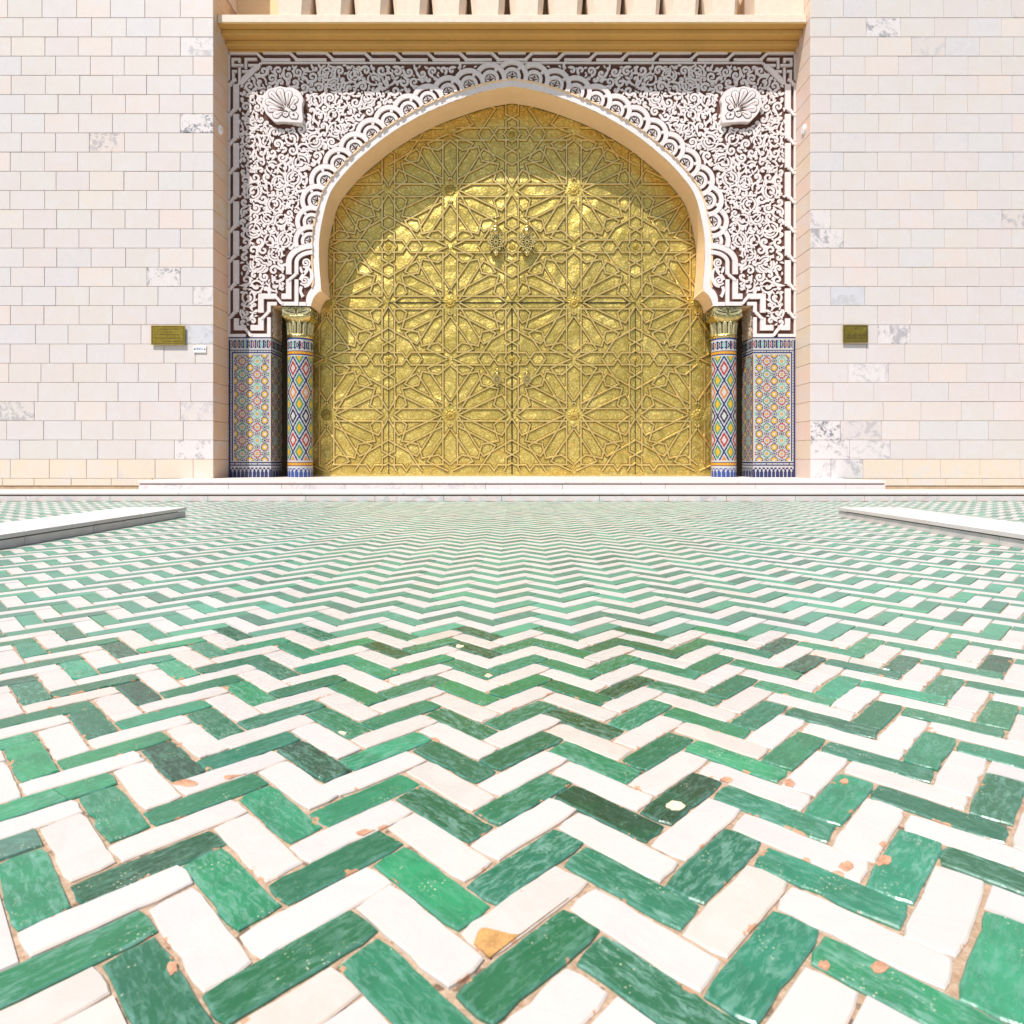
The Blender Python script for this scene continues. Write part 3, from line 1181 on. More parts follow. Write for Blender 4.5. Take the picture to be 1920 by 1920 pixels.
for i, (cx, cy) in enumerate(eyes):
    prev = eyes[i - 1] if i else None
    nxt = eyes[i + 1] if i < len(eyes) - 1 else (cx, cy + 40)
    pv = prev or (cx - 0, cy + 40)
    tx, ty = nxt[0] - pv[0], nxt[1] - pv[1]
    out_a = atan2(-tx, ty) if False else atan2(ty, tx) - pi / 2       # outward normal in picture axes
    lowest_l, lowest_r = i == 0, i == len(eyes) - 1

    def keep(c, prev=prev):
        if not outside_fillet(c):
            return False
        if prev and (c[0] - prev[0]) ** 2 + (c[1] - prev[1]) ** 2 < RO * RO:
            return False
        if lowest_l and c[1] > cy + 14 and False:
            return False
        return True
    kk = keep
    if lowest_l:
        # the last ring rests on the ring of the leg
        kk = lambda c: keep(c) and not (((c[0] - 586) / 49.5) ** 2 + ((c[1] - 492) / 36.0) ** 2 < 1) and c[1] < 492
    if lowest_r:
        kk = lambda c: keep(c) and not (((c[0] - 1334) / 49.5) ** 2 + ((c[1] - 492) / 36.0) ** 2 < 1) and c[1] < 492
    m = MB()
    V, Fc = polar(cx, cy, RG, RO, out_a - 2.1, out_a + 2.1, 60, 4, kk)
    m.plate(V, Fc, Y2 - .012, YB, c2)
    so_ = m.build('scallop', M['plaster'], t_w)
    kin = kk
    m = MB()
    V, Fc = polar(cx, cy, RE, RI, out_a - 2.2, out_a + 2.2, 48, 3, kin)
    m.plate(V, Fc, Y2 - .010, YB, c2)
    aa = out_a + .75
    V, Fc = polar(cx, cy, RI - .5, RG + .5, aa - .13, aa + .13, 3, 3, kin)
    m.plate(V, Fc, Y2 - .010, YB, c2)
    o1 = m.build('inner_ring', M['plaster'], so_)
    m = MB()
    for q in range(3):
        a = out_a + (q - 1) * 1.35
        c_, s_ = cos(a), sin(a)
        P = [(1.0, -1.6), (5.8, -4.2), (9.6, 0), (5.8, 4.2), (1.0, 1.6)]
        V = [(cx + x * c_ - y * s_, cy + x * s_ + y * c_) for x, y in P]
        if all(outside_fillet(p) for p in V):
            # leaf with a slit down its middle
            m.plate([V[0], V[1], V[2]], [[0, 1, 2]], Y2 + .004, YB, c2)
            V2_ = [(p[0] - s_ * 1.4 * 0 + c_ * 0, p[1]) for p in (V[2], V[3], V[4])]
            m.plate([(p[0] - s_ * 1.2, p[1] + c_ * 1.2) for p in V2_], [[0, 1, 2]], Y2 + .004, YB, c2)
    if m.v:
        m.build('star_eye', M['plaster'], so_)

m = MB()
fp = [p for p in fil_l if p[1] < 545]
for q in (0, 1):
    V, Fc = ribbon([(p[0] - .4, p[1]) for p in fp], 2.6)
    m.plate(V if q == 0 else mir(V), Fc, Y2 + .006, YB, c2)
m.build('fillet', M['tan'], t_w)

# ---- arabesque scrollwork
def arabesque():
    X0, Y0, W_, H_ = 446, 118, 516, 500
    yy, xx = np.mgrid[0:H_, 0:W_].astype(np.float32)
    xx += X0 + .5
    yy += Y0 + .5
    ok = (xx > 449.0) & (yy > 120.5) & (yy < 611.5) & (xx < 961)
    ok &= ((xx - 449) + (yy - 121)) > 41
    ok &= ~((yy > 550) & (xx > 484))
    ok &= ~((yy > 470) & (xx > 535.5))
    ok &= ~((((xx - 586) / 50.5) ** 2 + ((yy - 492) / 37.0) ** 2) < 1)
    for cx, cy in eyes:
        ok &= ((xx - cx) ** 2 + (yy - cy) ** 2) > 32.0 ** 2
    fx = np.interp(yy[:, 0], [q[0] for q in fil_x], [q[1] for q in fil_x])
    ok &= ~((xx > fx[:, None] - 14) & (yy > 149))
    ok &= ~((xx > 895) & (yy > 150))
    ok &= ((xx - 534.5) / 40.5) ** 2 + ((yy - 201) / 37.5) ** 2 > 1
    # distance to the forbidden area, by brute force over its edge pixels
    D = np.where(ok, 1e3, 0).astype(np.float32)
    e = np.zeros_like(ok)
    e[:, 1:] |= ok[:, 1:] != ok[:, :-1]
    e[1:, :] |= ok[1:, :] != ok[:-1, :]
    e[0, :] |= ok[0, :]
    for py, px in zip(*np.nonzero(e)):
        y0, y1, x0, x1 = max(0, py - 18), py + 19, max(0, px - 18), px + 19
        D[y0:y1, x0:x1] = np.minimum(D[y0:y1, x0:x1], np.hypot(xx[y0:y1, x0:x1] - X0 - px, yy[y0:y1, x0:x1] - Y0 - py))
    D[~ok] = -1
    circ = []
    for r, most in ((17, 7), (14.5, 9), (12.4, 24), (11, 60), (9.8, 90), (8.6, 140), (7.5, 999), (6.5, 999), (5.6, 999), (4.7, 999), (3.7, 999), (2.9, 260)):
        tries = 0
        while tries < most:
            iy, ix = np.nonzero(D >= r)
            if len(iy) == 0:
                break
            k = RNG.integers(len(iy))
            cy, cx = iy[k], ix[k]
            circ.append((cx + X0 + .5, cy + Y0 + .5, r * random.uniform(.94, 1.06)))
            tries += 1
            rr = int(r + 18)
            y0, y1, x0, x1 = max(0, cy - rr), cy + rr, max(0, cx - rr), cx + rr
            D[y0:y1, x0:x1] = np.minimum(D[y0:y1, x0:x1], np.hypot(xx[y0:y1, x0:x1] - X0 - cx, yy[y0:y1, x0:x1] - Y0 - cy) - r * random.uniform(.78, .92))
    m = MB()

    def put(V, Fc):
        y = Y2 + .001 + random.uniform(0, .006)
        m.plate(V, Fc, y, YB - .001, c2)
        m.plate(mir(V), Fc, y, YB - .001, c2)
    big = [c for c in circ if c[2] >= 6]
    for (cx, cy, r) in circ:
        a0 = random.uniform(0, 2 * pi)
        sg = random.choice((-1, 1))
        r0 = r
        if r > 11.3:
            # broken rings of stem round a smaller volute
            for rr_ in ((r - 1.6,) if r < 13 else (r - 1.6, r - 6.6)):
                nb = random.choice((2, 3))
                st = random.uniform(0, 6.28)
                for q in range(nb):
                    span = 2 * pi / nb * random.uniform(.70, .93)
                    sq = 1 + random.uniform(-.05, .05)
                    A = arcpts(cx, cy, rr_ * sq, st + q * 2 * pi / nb, st + q * 2 * pi / nb + span, 12)
                    e = [1.2, 2.6, 3.2, 3.4, 3.4, 3.4, 3.4, 3.4, 3.4, 3.4, 3.0, 2.2, 1.0]
                    put(*ribbon(A, e))
                # little bars across the rings
                for q in range(nb):
                    a = st + q * 2 * pi / nb - .18
                    put(*ribbon([(cx + (rr_ - 5.5) * cos(a), cy + (rr_ - 5.5) * sin(a)), (cx + (rr_ + 3.5) * cos(a + .2), cy + (rr_ + 3.5) * sin(a + .2))], [2.2, 2.6]))
            r = r - 5.2 if r < 13 else r - 9.6
        if r >= 4.6:
            wd = random.uniform(4.2, 5.1) if r > 7 else 3.9
            pitch = wd + 1.75
            turns = max(.75, (r - wd / 2 - 1.2) / pitch) * random.uniform(.82, 1.08)
            n = int(10 + 12 * turns)
            pts = spiral(cx, cy, r - wd / 2, a0, turns, pitch, sg, n)
            # leaf-like tail swinging away from the rim
            tl = []
            k1, L_ = random.uniform(.15, .34), random.choice((4, 5, 6, 7))
            for q in range(1, L_ + 1):
                a = a0 - sg * q * .17
                rr = r - wd / 2 + q * q * k1 * .8
                tl.append((cx + rr * cos(a), cy + rr * sin(a)))
            pts = list(reversed(tl)) + pts
            ws = list(np.interp(np.linspace(0, 1, L_), [0, .35, .7, 1], [.6, 3.4, 5.4, wd + .2])) + [wd * (1 - .28 * k / n) for k in range(n + 1)]
            put(*ribbon(pts, ws))
            put(*disc2(*pts[-1], 2.1, 8))
            if random.random() < .55:
                # leaf springing from the outside of the stem
                a1 = a0 + sg * random.uniform(1.2, 4.5)
                p0 = (cx + r * .9 * cos(a1), cy + r * .9 * sin(a1))
                d_ = a1 + sg * random.uniform(.5, 1.0)
                p1 = (p0[0] + 4 * cos(d_), p0[1] + 4 * sin(d_))
                p2 = (p1[0] + 4 * cos(d_ + sg * .6), p1[1] + 4 * sin(d_ + sg * .6))
                put(*ribbon([p0, p1, p2], [2.0, 3.8, .5]))
        r = r0
        if r >= 6 or r >= 4.6:
            pass
        elif r >= 4.0:
            put(*disc2(cx, cy, r * .55 + .9, 9)) if random.random() < .35 else put(*ribbon(spiral(cx, cy, r - 1.4, a0, .85, 2.0, sg, 9), 3.0))
            t = random.uniform(0, 2 * pi)
            put(*ribbon([(cx + (r - 1) * cos(t), cy + (r - 1) * sin(t)), (cx + (r + 2) * cos(t + .3), cy + (r + 2) * sin(t + .3)), (cx + (r + 5) * cos(t + .7), cy + (r + 5) * sin(t + .7))], [3.4, 2.6, .5]))
        else:
            t = random.uniform(0, pi)
            l = r * 1.25
            put(*ribbon([(cx - l * cos(t), cy - l * sin(t)), (cx - .2 * l * sin(t), cy + .2 * l * cos(t)), (cx + l * cos(t), cy + l * sin(t))], [.5, r * 1.15, .5]))
    # stems joining neighbouring volutes
    for i, (cx, cy, r) in enumerate(big):
        near_ = sorted(big, key=lambda q: hypot(q[0] - cx, q[1] - cy) - q[2])[1:4]
        for (dx, dy, r2) in near_[:1]:
            d = hypot(dx - cx, dy - cy)
            if d - r - r2 > 7 or d < 1:
                continue
            ux, uy = (dx - cx) / d, (dy - cy) / d
            o = random.choice((-1, 1)) * .55
            p0 = (cx + (ux - uy * o) * r * .8, cy + (uy + ux * o) * r * .8)
            p1 = (dx - (ux - uy * -o) * r2 * .8, dy - (uy + ux * -o) * r2 * .8)
            mid_ = ((p0[0] + p1[0]) / 2, (p0[1] + p1[1]) / 2)
            put(*ribbon([p0, mid_, p1], [2.4, 3.0, 2.4]))
    o = m.build('arabesque_scrollwork', M['plaster'], t_w)
    tag(o, kind='stuff')


random.seed(3)
arabesque()

# ---- palmette medallions
def palmette(flip):
    z = lambda x, y: (480 + x / 19.2, 160 + y / 19.2)
    outl = [z(*p) for p in ((920, 110), (1130, 160), (1330, 160), (1560, 270), (1690, 430), (1740, 610), (1700, 760), (1700, 1010), (1720, 1200), (1700, 1400),
                            (1500, 1400), (1230, 1390), (970, 1370), (720, 1380), (560, 1230), (430, 1110), (340, 930), (270, 720), (330, 480), (470, 240), (690, 170))]
    fl = (lambda V: mir(V)) if flip else (lambda V: V)
    outl = smooth_curve(outl[:15] , 3) + smooth_curve(outl[15:], 3)
    m = MB()
    m.plate(fl(outl), [list(range(len(outl)))], Y2 - .055, YB, c2)
    base = m.build('palmette', M['plaster'], t_w)
    cxy = z(1180, 960)
    tips = [((630, 415), 140), ((925, 330), 145), ((1225, 410), 145), ((1440, 600), 140), ((520, 685), 140), ((590, 930), 140), ((790, 1140), 145)]
    for (tp, r) in tips:
        tx, ty = z(*tp)
        r = r / 19.2
        a = atan2(cxy[1] - ty, cxy[0] - tx)
        pts = [(tx + r * cos(a + pi + q), ty + r * sin(a + pi + q)) for q in np.linspace(-1.9, 1.9, 13)]
        e = (cxy[0] + (tx - cxy[0]) * .16, cxy[1] + (ty - cxy[1]) * .16)
        out = pts + [e]
        # dark outline plate, white lobe, brown vein
        c0 = (sum(p[0] for p in out) / len(out), sum(p[1] for p in out) / len(out))
        big_ = [(c0[0] + (p[0] - c0[0]) * 1.03, c0[1] + (p[1] - c0[1]) * 1.03) for p in out]
        mm = MB()
        mm.plate(fl(big_), [list(range(len(big_)))], Y2 - .0565, Y2 - .05, c2, mi=1)
        out = [(c0[0] + (p[0] - c0[0]) * .87, c0[1] + (p[1] - c0[1]) * .87) for p in out]
        n = len(out)
        sm_ = [(c0[0] + (p[0] - c0[0]) * .66, c0[1] + (p[1] - c0[1]) * .66) for p in out]
        V = fl(out) + fl(sm_)
        vs = [c2(*p, Y2 - .060) for p in V[:n]] + [c2(*p, Y2 - .0635) for p in V[n:]] + [c2(*p, Y2 - .05) for p in V[:n]]
        fs = [[n + k for k in range(n)]] + [[k, (k + 1) % n, n + (k + 1) % n, n + k] for k in range(n)] + [[k, (k + 1) % n, 2 * n + (k + 1) % n, 2 * n + k] for k in range(n)]
        mm.add(vs, fs)
        vp = [(tx + (cxy[0] - tx) * q, ty + (cxy[1] - ty) * q) for q in (-.05, .2, .5, .8)]
        V, Fc = ribbon(vp, [1.2, 1.1, .8, .4])
        mm.plate(fl(V), Fc, Y2 - .0645, Y2 - .06, c2, mi=2)
        mm.build('petal', [M['plaster'], M['ink'], M['brownlight']], base)
    for (p, a0, sg) in (((1400, 880), 2.6, 1), ((1110, 1110), -.6, 1)):
        mm = MB()
        cx, cy = z(*p)
        mm.plate(fl(disc2(cx, cy, 7.0, 16)[0]), [list(range(16))], Y2 - .0567, Y2 - .05, c2, mi=1)
        sp = spiral(cx, cy, 5.0, a0, 1.5, 3.0, sg, 22)
        V, Fc = ribbon(sp, 2.4)
        mm.plate(fl(V), Fc, Y2 - .064, Y2 - .05, c2)
        mm.build('volute', [M['plaster'], M['ink']], base)
    mm = MB()
    tl = [z(*p) for p in ((1250, 1010), (1500, 1040), (1590, 1150), (1560, 1300), (1300, 1290), (1240, 1180))]
    mm.plate(fl(tl), [list(range(6))], Y2 - .0566, Y2 - .05, c2, mi=1)
    tl2 = [((p[0] - z(1420, 1170)[0]) * .84 + z(1420, 1170)[0], (p[1] - z(1420, 1170)[1]) * .84 + z(1420, 1170)[1]) for p in tl]
    mm.plate(fl(tl2), [list(range(6))], Y2 - .064, Y2 - .05, c2)
    mm.plate(fl([z(1350, 1140), z(1430, 1090), z(1460, 1210)]), [[0, 1, 2]], Y2 - .0652, Y2 - .06, c2, mi=1)
    mm.build('leaf_tip', [M['plaster'], M['ink']], base)


M['brownlight'] = mat_simple('brown_vein', (0.30, 0.13, 0.07), 0.8)
palmette(False)
palmette(True)

# ---- lower part of the wall: jamb blocks, beam over the columns, tiled dado
XJ = (508 - 960) * S2        # inner corner of the jambs (left, negative)
zs = PZ(573.2, Y2)
for s in (-1, 1):
    xa, xb = sorted((s * abs(XJ) , s * (XR + .02)))
    MB().box(xa, xb, YB + .001, YD + .15, ZL, PZ(632, Y2)).build('jamb', M['tan'], t_w)
    xa, xb = sorted((s * (abs(XJ) + .002), s * (XR + .02)))
    MB().box(xa, xb, YB + .062, YD + .15, PZ(632, Y2), zs - .001).build('jamb', M['tan'], t_w)
    # beam soffit over the column recess
    xa, xb = sorted((s * abs(XJ), s * (960 - 583) * S2))
    MB().box(xa, xb, YB + .001, YD - .015, zs, zs + .02).build('beam', M['tan'], t_w)
    # carved inner side of the jamb above the tiles
    cs = MB()
    x = s * abs(XJ)
    rr = random.Random(9)
    for q in range(150):
        y0 = rr.uniform(Y2 + .05, YD - .06)
        z0 = rr.uniform(PZ(628, Y2), PZ(579, Y2))
        r = rr.uniform(.008, .022)
        a0 = rr.uniform(0, 6.28)
        P = spiral(y0, z0, r, a0, .9, .011, rr.choice((-1, 1)), 8, .001)
        V, Fc = ribbon(P, .0075)
        d = .006 + rr.uniform(0, .002)
        nn = len(V)
        cs.add([(x - s * d, p[0], p[1]) for p in V] + [(x - s * .0005, p[0], p[1]) for p in V],
               [list(f) for f in Fc] + [[a, b, b + nn, a + nn] for f in Fc for a, b in ((f[0], f[3]), (f[1], f[2]))])
    o = cs.build('side_carving', M['cream'], t_w)
    tag(o, kind='stuff')

# glaze colours
WH = (0.46, 0.45, 0.44, 1)
NV = (0.012, 0.020, 0.10, 1)
BK = (0.012, 0.012, 0.03, 1)
RD = (0.33, 0.025, 0.02, 1)
GN = (0.03, 0.22, 0.11, 1)
LG = (0.11, 0.42, 0.28, 1)
YL = (0.60, 0.34, 0.012, 1)
OR = (0.48, 0.17, 0.02, 1)
LB = (0.02, 0.06, 0.25, 1)


def frieze(u, v, per, big):
    """navy band of white arched shapes with small coloured lozenges; v from 0 top to 1 bottom"""
    q = u / per
    k = int(math.floor(q))
    f = q - k - .5
    s = abs(v - .5) * 2
    lw = .40 * (1 - s) + .06
    if abs(f) < lw * .55 and s < .75:
        return ((BK, RD, BK, LG)[k % 4]) if abs(f) + s * .25 > .09 or s > .2 else WH
    if abs(f) < (.33 if s < .55 else .20 + .13 * (s > .85)):
        return WH
    return NV


def merlon(u, v, per):
    q = u / per
    f = abs(q - math.floor(q) - .5)
    if v < .14:
        return NV if f > .2 else WH
    if v < .3:
        return NV if f < .22 else WH
    return NV if f < (.30 if v < .42 else .41) else WH


def field(u, v, flip):
    """star field: u, v in photo units from the top left of the field"""
    PXp, PYp = 28.5, 24.7
    best = None
    # large rosettes
    gx_, gy_ = (u - 14.8) / PXp, (v - 12.6) / PYp
    kx_, ky_ = round(gx_), round(gy_)
    r = hypot((gx_ - kx_) * PXp, (gy_ - ky_) * PYp)
    a = atan2((gy_ - ky_) * PYp, (gx_ - kx_) * PXp)
    if r < 8.4:
        c = (RD, GN)[(ky_ + (kx_ if not flip else kx_ + 1)) % 2] if (kx_ + flip) % 2 == 0 else (LG, RD)[ky_ % 2]
        if r < 1.9:
            return YL
        if r < 2.8:
            return (0.35, 0.2, 0.1, 1)
        if r < 5.4:
            return WH if (r < 3.8 or abs(((a / (2 * pi) * 12) % 1) - .5) > .16) else (0.4, 0.36, 0.34, 1)
        b = ((a / (2 * pi) * 12) % 1)
        return c if 5.3 < r < 8.2 and .10 < b < .90 else WH
    # yellow rosettes
    gx2, gy2 = (u - .6) / PXp, (v - .3) / PYp
    kx2, ky2 = round(gx2), round(gy2)
    r = hypot((gx2 - kx2) * PXp, (gy2 - ky2) * PYp)
    a = atan2((gy2 - ky2) * PYp, (gx2 - kx2) * PXp)
    if r < 7.6:
        if r < 1.9:
            return (0.62, 0.56, 0.68, 1)
        if r < 2.5:
            return (0.3, 0.2, 0.12, 1)
        if r < 5.5:
            return YL if r > 3.4 else (0.7, 0.5, 0.10, 1)
        return NV if .12 < ((a / (2 * pi) * 12 + .5) % 1) < .88 else WH
    # small navy stars between
    for (cx, cy) in ((14.8, .3), (.6, 12.6)):
        gx3, gy3 = (u - cx) / PXp, (v - cy) / PYp
        dx, dy = (gx3 - round(gx3)) * PXp, (gy3 - round(gy3)) * PYp
        r = hypot(dx, dy)
        a = atan2(dy, dx)
        if r < 1.7:
            return NV
        if 2.6 < r < 5.8:
            return BK if abs(((a / (2 * pi) * 8) % 1) - .5) < .26 else WH
    return WH


def dado_colour(u, v, flip):
    """u from the outer edge 0..80, v from the top 0..262"""
    if v < 2.2:
        return NV
    if v < 5.2:
        return WH
    if u < 3.0:
        return NV
    if v < 21:
        return frieze(u - 4, (v - 5.2) / 15.8, 7.8, 0) if u > 4.6 else WH
    if v < 23.6:
        return WH
    if v > 244:
        return merlon(u, (v - 244) / 18, 7.5)
    if v > 240.5:
        return WH
    if v > 238.4:
        return NV
    if v > 235.8:
        return WH if int(u / 5.4) % 2 or (u / 5.4) % 1 > .16 else NV
    if v > 233.6:
        return NV
    if v > 231.4:
        return WH
    if v < 25.6:
        return NV
    if v < 28.0:
        return WH if (u / 5.4) % 1 > .16 else NV
    if u < 5.4:
        return WH if (v / 5.4) % 1 > .16 or v < 29 else NV
    if v < 30.2 or u < 7.8:
        return NV
    if v < 32.4 or u < 10.2:
        return WH
    if u > 76.4:
        return WH
    return field(u - 10.8, v - 32.4, flip)


def raster(name, u1, v1, du, dv, colour, to3d, parent, label=None):
    nu, nv = int(round(u1 / du)), int(round(v1 / dv))
    m = MB()
    m.usec = True
    for j in range(nv + 1):
        for i in range(nu + 1):
            m.v.append(to3d(i * u1 / nu, j * v1 / nv))
    for j in range(nv):
        for i in range(nu):
            a = j * (nu + 1) + i
            m.f.append([a, a + 1, a + nu + 2, a + nu + 1])
            m.c.append(colour((i + .5) * u1 / nu, (j + .5) * v1 / nv))
            m.m.append(0)
    o = m.build(name, M['mosaic'], parent)
    tag(o, kind='stuff')
    return o


def side_colour(u, v):
    """inner side of the jamb; u from the front corner"""
    if v < 33 or v > 231:
        return dado_colour(40 + u, v, 0)
    if u < 4.6:
        if u < 1.2 or u > 3.4:
            return NV
        return YL if (v / 2.6) % 1 > .3 else RD
    if u < 6:
        return WH
    return field(u - 6.6, v - 32.4, 1)


ZD0 = PZ(632, Y2)
VS = (ZD0 - ZL) / 262.0
for s in (-1, 1):
    X0 = s * (XR - .004)
    X1 = s * abs(XJ)
    raster('front_mosaic', 80, 262, .8, .8, lambda u, v, s=s: dado_colour(u, v, 0 if s < 0 else 1),
           lambda u, v, X0=X0, X1=X1: (X0 + (X1 - X0) * u / 80, Y2 - .004, ZD0 - v * VS), t_w)
    DY = YD - .05 - (Y2 - .004)
    raster('side_mosaic', 52, 262, 1.0, .9, side_colour,
           lambda u, v, X1=X1, s=s, DY=DY: (X1 - s * .003, Y2 - .004 + DY * u / 52, ZD0 - v * VS), t_w)
    MB().box(*sorted((X0, X1)), Y2 - .003, YB + .0005, ZL, ZD0).build('dado_core', M['joint'], t_w)

# ------------------------------------------------------------------ mosaic columns with gilded capitals
YCOL = 9.18
RCOL = .175
XCOL = 3.036


def col_colour(u, v):
    """u angle 0..1 round, v in photo units from the top of the shaft (632) down to 893"""
    ang = u * 6.0 + .25
    if v < 3.0:
        return LB
    if v < 6.5:
        return WH
    if v < 21.5:
        return frieze(u * 130, (v - 6.5) / 15, 7.6, 0)
    if v < 24:
        return WH
    if v < 25.5:
        return NV
    if v < 30.5:
        f = (u * 44) % 1
        return YL if hypot((f - .5) * 4.4, v - 28) < 1.8 else OR
    if v < 32:
        return NV
    if v < 35:
        return WH
    if v > 244:
        return (LB if merlon(u * 130, (v - 244) / 17, 7.3) == NV else WH)
    if v > 240.5:
        return WH
    if v > 238.8:
        return NV
    if v > 234:
        f = (u * 44) % 1
        return YL if hypot((f - .5) * 4.4, v - 236.4) < 1.8 else OR
    if v > 232.3:
        return NV
    if v > 229.6:
        return WH
    # lozenge net
    H_ = 44.6
    q = (v - 35) / H_
    a = ang + q - .5 + .02
    b = ang - q + .5 + .02
    fa, fb = a - math.floor(a), b - math.floor(b)
    d = min(fa, 1 - fa, fb, 1 - fb)
    if d < .07:
        return NV
    if d < .165:
        return WH
    ia, ib = math.floor(a), math.floor(b)
    row = ia - ib          # half-rows down the shaft
    if row % 2 != 0:
        # columns of green and yellow
        if d < .30:
            return GN if d < .29 else GN
        return YL
    k = (row // 2) % 3
    ring = (OR, BK, RD)[k] if False else (RD, OR, BK)[k % 3]
    if d < .315:
        return ring
    return WH


ZC0 = PZ(632.5, 9.0)
zcap = PZ(574.6, 8.99)
for s, lab in ((-1, 'mosaic column with gilded capital under the arch end nearer the shaded stone wall'),
               (1, 'mosaic column with gilded capital under the arch end nearer the sunlit stone wall')):
    t = thing('mosaic_column', lab, 'column', (s * XCOL, YCOL, ZL), 'mosaic columns beside the gate')
    cx = s * XCOL
    CVS = (ZC0 - ZL) / 261.0
    raster('mosaic_shaft', 1.0, 261, 1 / 108, 1.05, col_colour,
           lambda u, v, cx=cx: (cx + RCOL * sin((u - .25) * 2 * pi) , YCOL - RCOL * cos((u - .25) * 2 * pi), ZC0 - v * CVS), t)

    def lathe(prof, n=36):
        m = MB()
        v = [(cx + r * sin(2 * pi * k / n), YCOL - r * cos(2 * pi * k / n), z) for (r, z) in prof for k in range(n)]
        f = [[l * n + k, l * n + (k + 1) % n, (l + 1) * n + (k + 1) % n, (l + 1) * n + k] for l in range(len(prof) - 1) for k in range(n)]
        return m.add(v, f)
    zr = lambda py: PZ(py, 9.0)
    lathe([(RCOL + .004, zr(632.5)), (RCOL + .012, zr(631)), (RCOL + .013, zr(628)), (RCOL + .003, zr(626)), (RCOL - .01, zr(624))]).build('neck_ring', M['gilt'], t, True)
    lathe([(RCOL - .03, zr(627)), (RCOL - .03, zr(598))]).build('neck_core', M['dark'], t, True)
    # upright rounded leaves round the neck
    for k in range(14):
        a = 2 * pi * (k + .5) / 14
        m = MB()
        hw = .0335
        nseg = 6
        vs = []
        zs_ = [zr(626), zr(618), zr(610), zr(605), zr(602.6), zr(601.4)]
        ws_ = [1, 1, 1, .93, .66, .25]
        bul = [.0, .004, .008, .014, .016, .010]
        for zz, wq, bq in zip(zs_, ws_, bul):
            for j in range(nseg + 1):
                tt = -1 + 2 * j / nseg
                aa = a + tt * wq * hw / RCOL
                rr = RCOL - .022 + bq + .026 * sqrt(max(0, 1 - tt * tt))
                # dark slit down the middle of each leaf
                if j == nseg // 2:
                    rr -= .008
                vs.append((cx + rr * sin(aa), YCOL - rr * cos(aa), zz))
        fs = [[l * (nseg + 1) + j, l * (nseg + 1) + j + 1, (l + 1) * (nseg + 1) + j + 1, (l + 1) * (nseg + 1) + j] for l in range(5) for j in range(nseg)]
        m.add(vs, fs)
        m.build('neck_leaf', M['giltpale'], t, True)
        m = MB()
        rr = RCOL + .006
        for dz in (-.004,):
            P = [(a - .012 / RCOL * .25, zr(624)), (a + .012 / RCOL * .25, zr(624)), (a + .012 / RCOL * .25, zr(607)), (a - .012 / RCOL * .25, zr(607))]
            m.add([(cx + rr * sin(p[0]), YCOL - rr * cos(p[0]), p[1]) for p in P], [(0, 1, 2, 3)])
        m.build('leaf_slit', M['dark'], t)
    # bell from round neck to square abacus
    m = MB()
    n = 48
    levels = [(0.0, zr(603), RCOL - .012), (.25, zr(600), RCOL + .012), (.6, zr(596.5), RCOL + .03), (.92, zr(593), RCOL + .035), (1.0, zr(591), RCOL + .030)]
    vs = []
    for (sq, zz, rr) in levels:
        for k in range(n):
            a = 2 * pi * k / n
            dx, dy = sin(a), -cos(a)
            mx = max(abs(dx), abs(dy))
            kx_ = (1 - sq) + sq / mx
            vs.append((cx + dx * rr * kx_, YCOL + dy * (rr - .008 * sq) * kx_, zz))
    fs = [[l * n + k, l * n + (k + 1) % n, (l + 1) * n + (k + 1) % n, (l + 1) * n + k] for l in range(4) for k in range(n)]
    m.add(vs, fs)
    m.build('bell', M['gilt'], t, True)
    hb = .2025
    MB().cbox(cx - hb + .006, cx + hb - .006, YCOL - .186, YCOL + .18, zr(591.2), zcap - .002, .004).build('abacus', M['giltpale'], t)
    # raised curls on the two visible faces of the abacus
    for face in (0, 1):
        def fpt(u, v, d, face=face):
            # u -1..1 across, v 0..1 up
            zz = zr(591.2) + (zcap - zr(591.2)) * v
            if face == 0:
                return (cx + u * (hb - .008), YCOL - .186 - d, zz)
            return (cx - s * (hb - .006 + d), YCOL - .004 + u * .175, zz)

        def curl(pts, wd, mat, name, d0=.007):
            P = [(p[0] * 13, p[1] * 8) for p in smooth_curve(pts, 5)]
            V, Fc = ribbon(P, list(np.interp(np.linspace(0, 1, len(P)), np.linspace(0, 1, len(wd)), wd)))
            m = MB()
            nn = len(V)
            vs = [fpt(p[0] / 13, p[1] / 8, d0) for p in V] + [fpt(p[0] / 13, p[1] / 8, 0) for p in V]
            m.add(vs, [list(f) for f in Fc] + [[a, b, b + nn, a + nn] for f in Fc for a, b in ((f[0], f[3]), (f[1], f[2]))])
            m.build(name, mat, t)
        for q in (-1, 1):
            curl([(q * .12, .12), (q * .42, .16), (q * .78, .30), (q * .93, .58), (q * .80, .72), (q * .66, .62)], [1.0, 2.0, 2.2, 1.8, 1.3, .8], M['giltpale'], 'curl')
            curl([(q * .14, .04), (q * .5, .05), (q * .86, .18), (q * .97, .40)], [.5, .7, .7, .4], M['dark'], 'dark_line', .004)  # dark lines belonging to the abacus ornament
            curl([(q * .10, .30), (q * .36, .34), (q * .62, .46), (q * .74, .50)], [.6, 1.1, .9, .4], M['dark'], 'dark_line', .003)
            curl([(q * .06, .86), (q * .34, .60), (q * .52, .84), (q * .9, .9)], [.5, 1.0, .9, .5], M['gilt'], 'curl')
            curl([(q * .34, .95), (q * .5, .72), (q * .6, .9)], [.3, .9, .3], M['dark'], 'dark_line', .003)
        curl([(0, .08), (-.2, .5), (0, .92), (.2, .5), (0, .08)], [.8, 1.0, .8, 1.0, .8], M['gilt'], 'rosette')
        curl([(0, .25), (0, .75)], [1.4, 1.4], M['dark'], 'dark_line', .003)
        curl([(-1, .97), (1, .97)], [.7, .7], M['dark'], 'dark_line', .004)

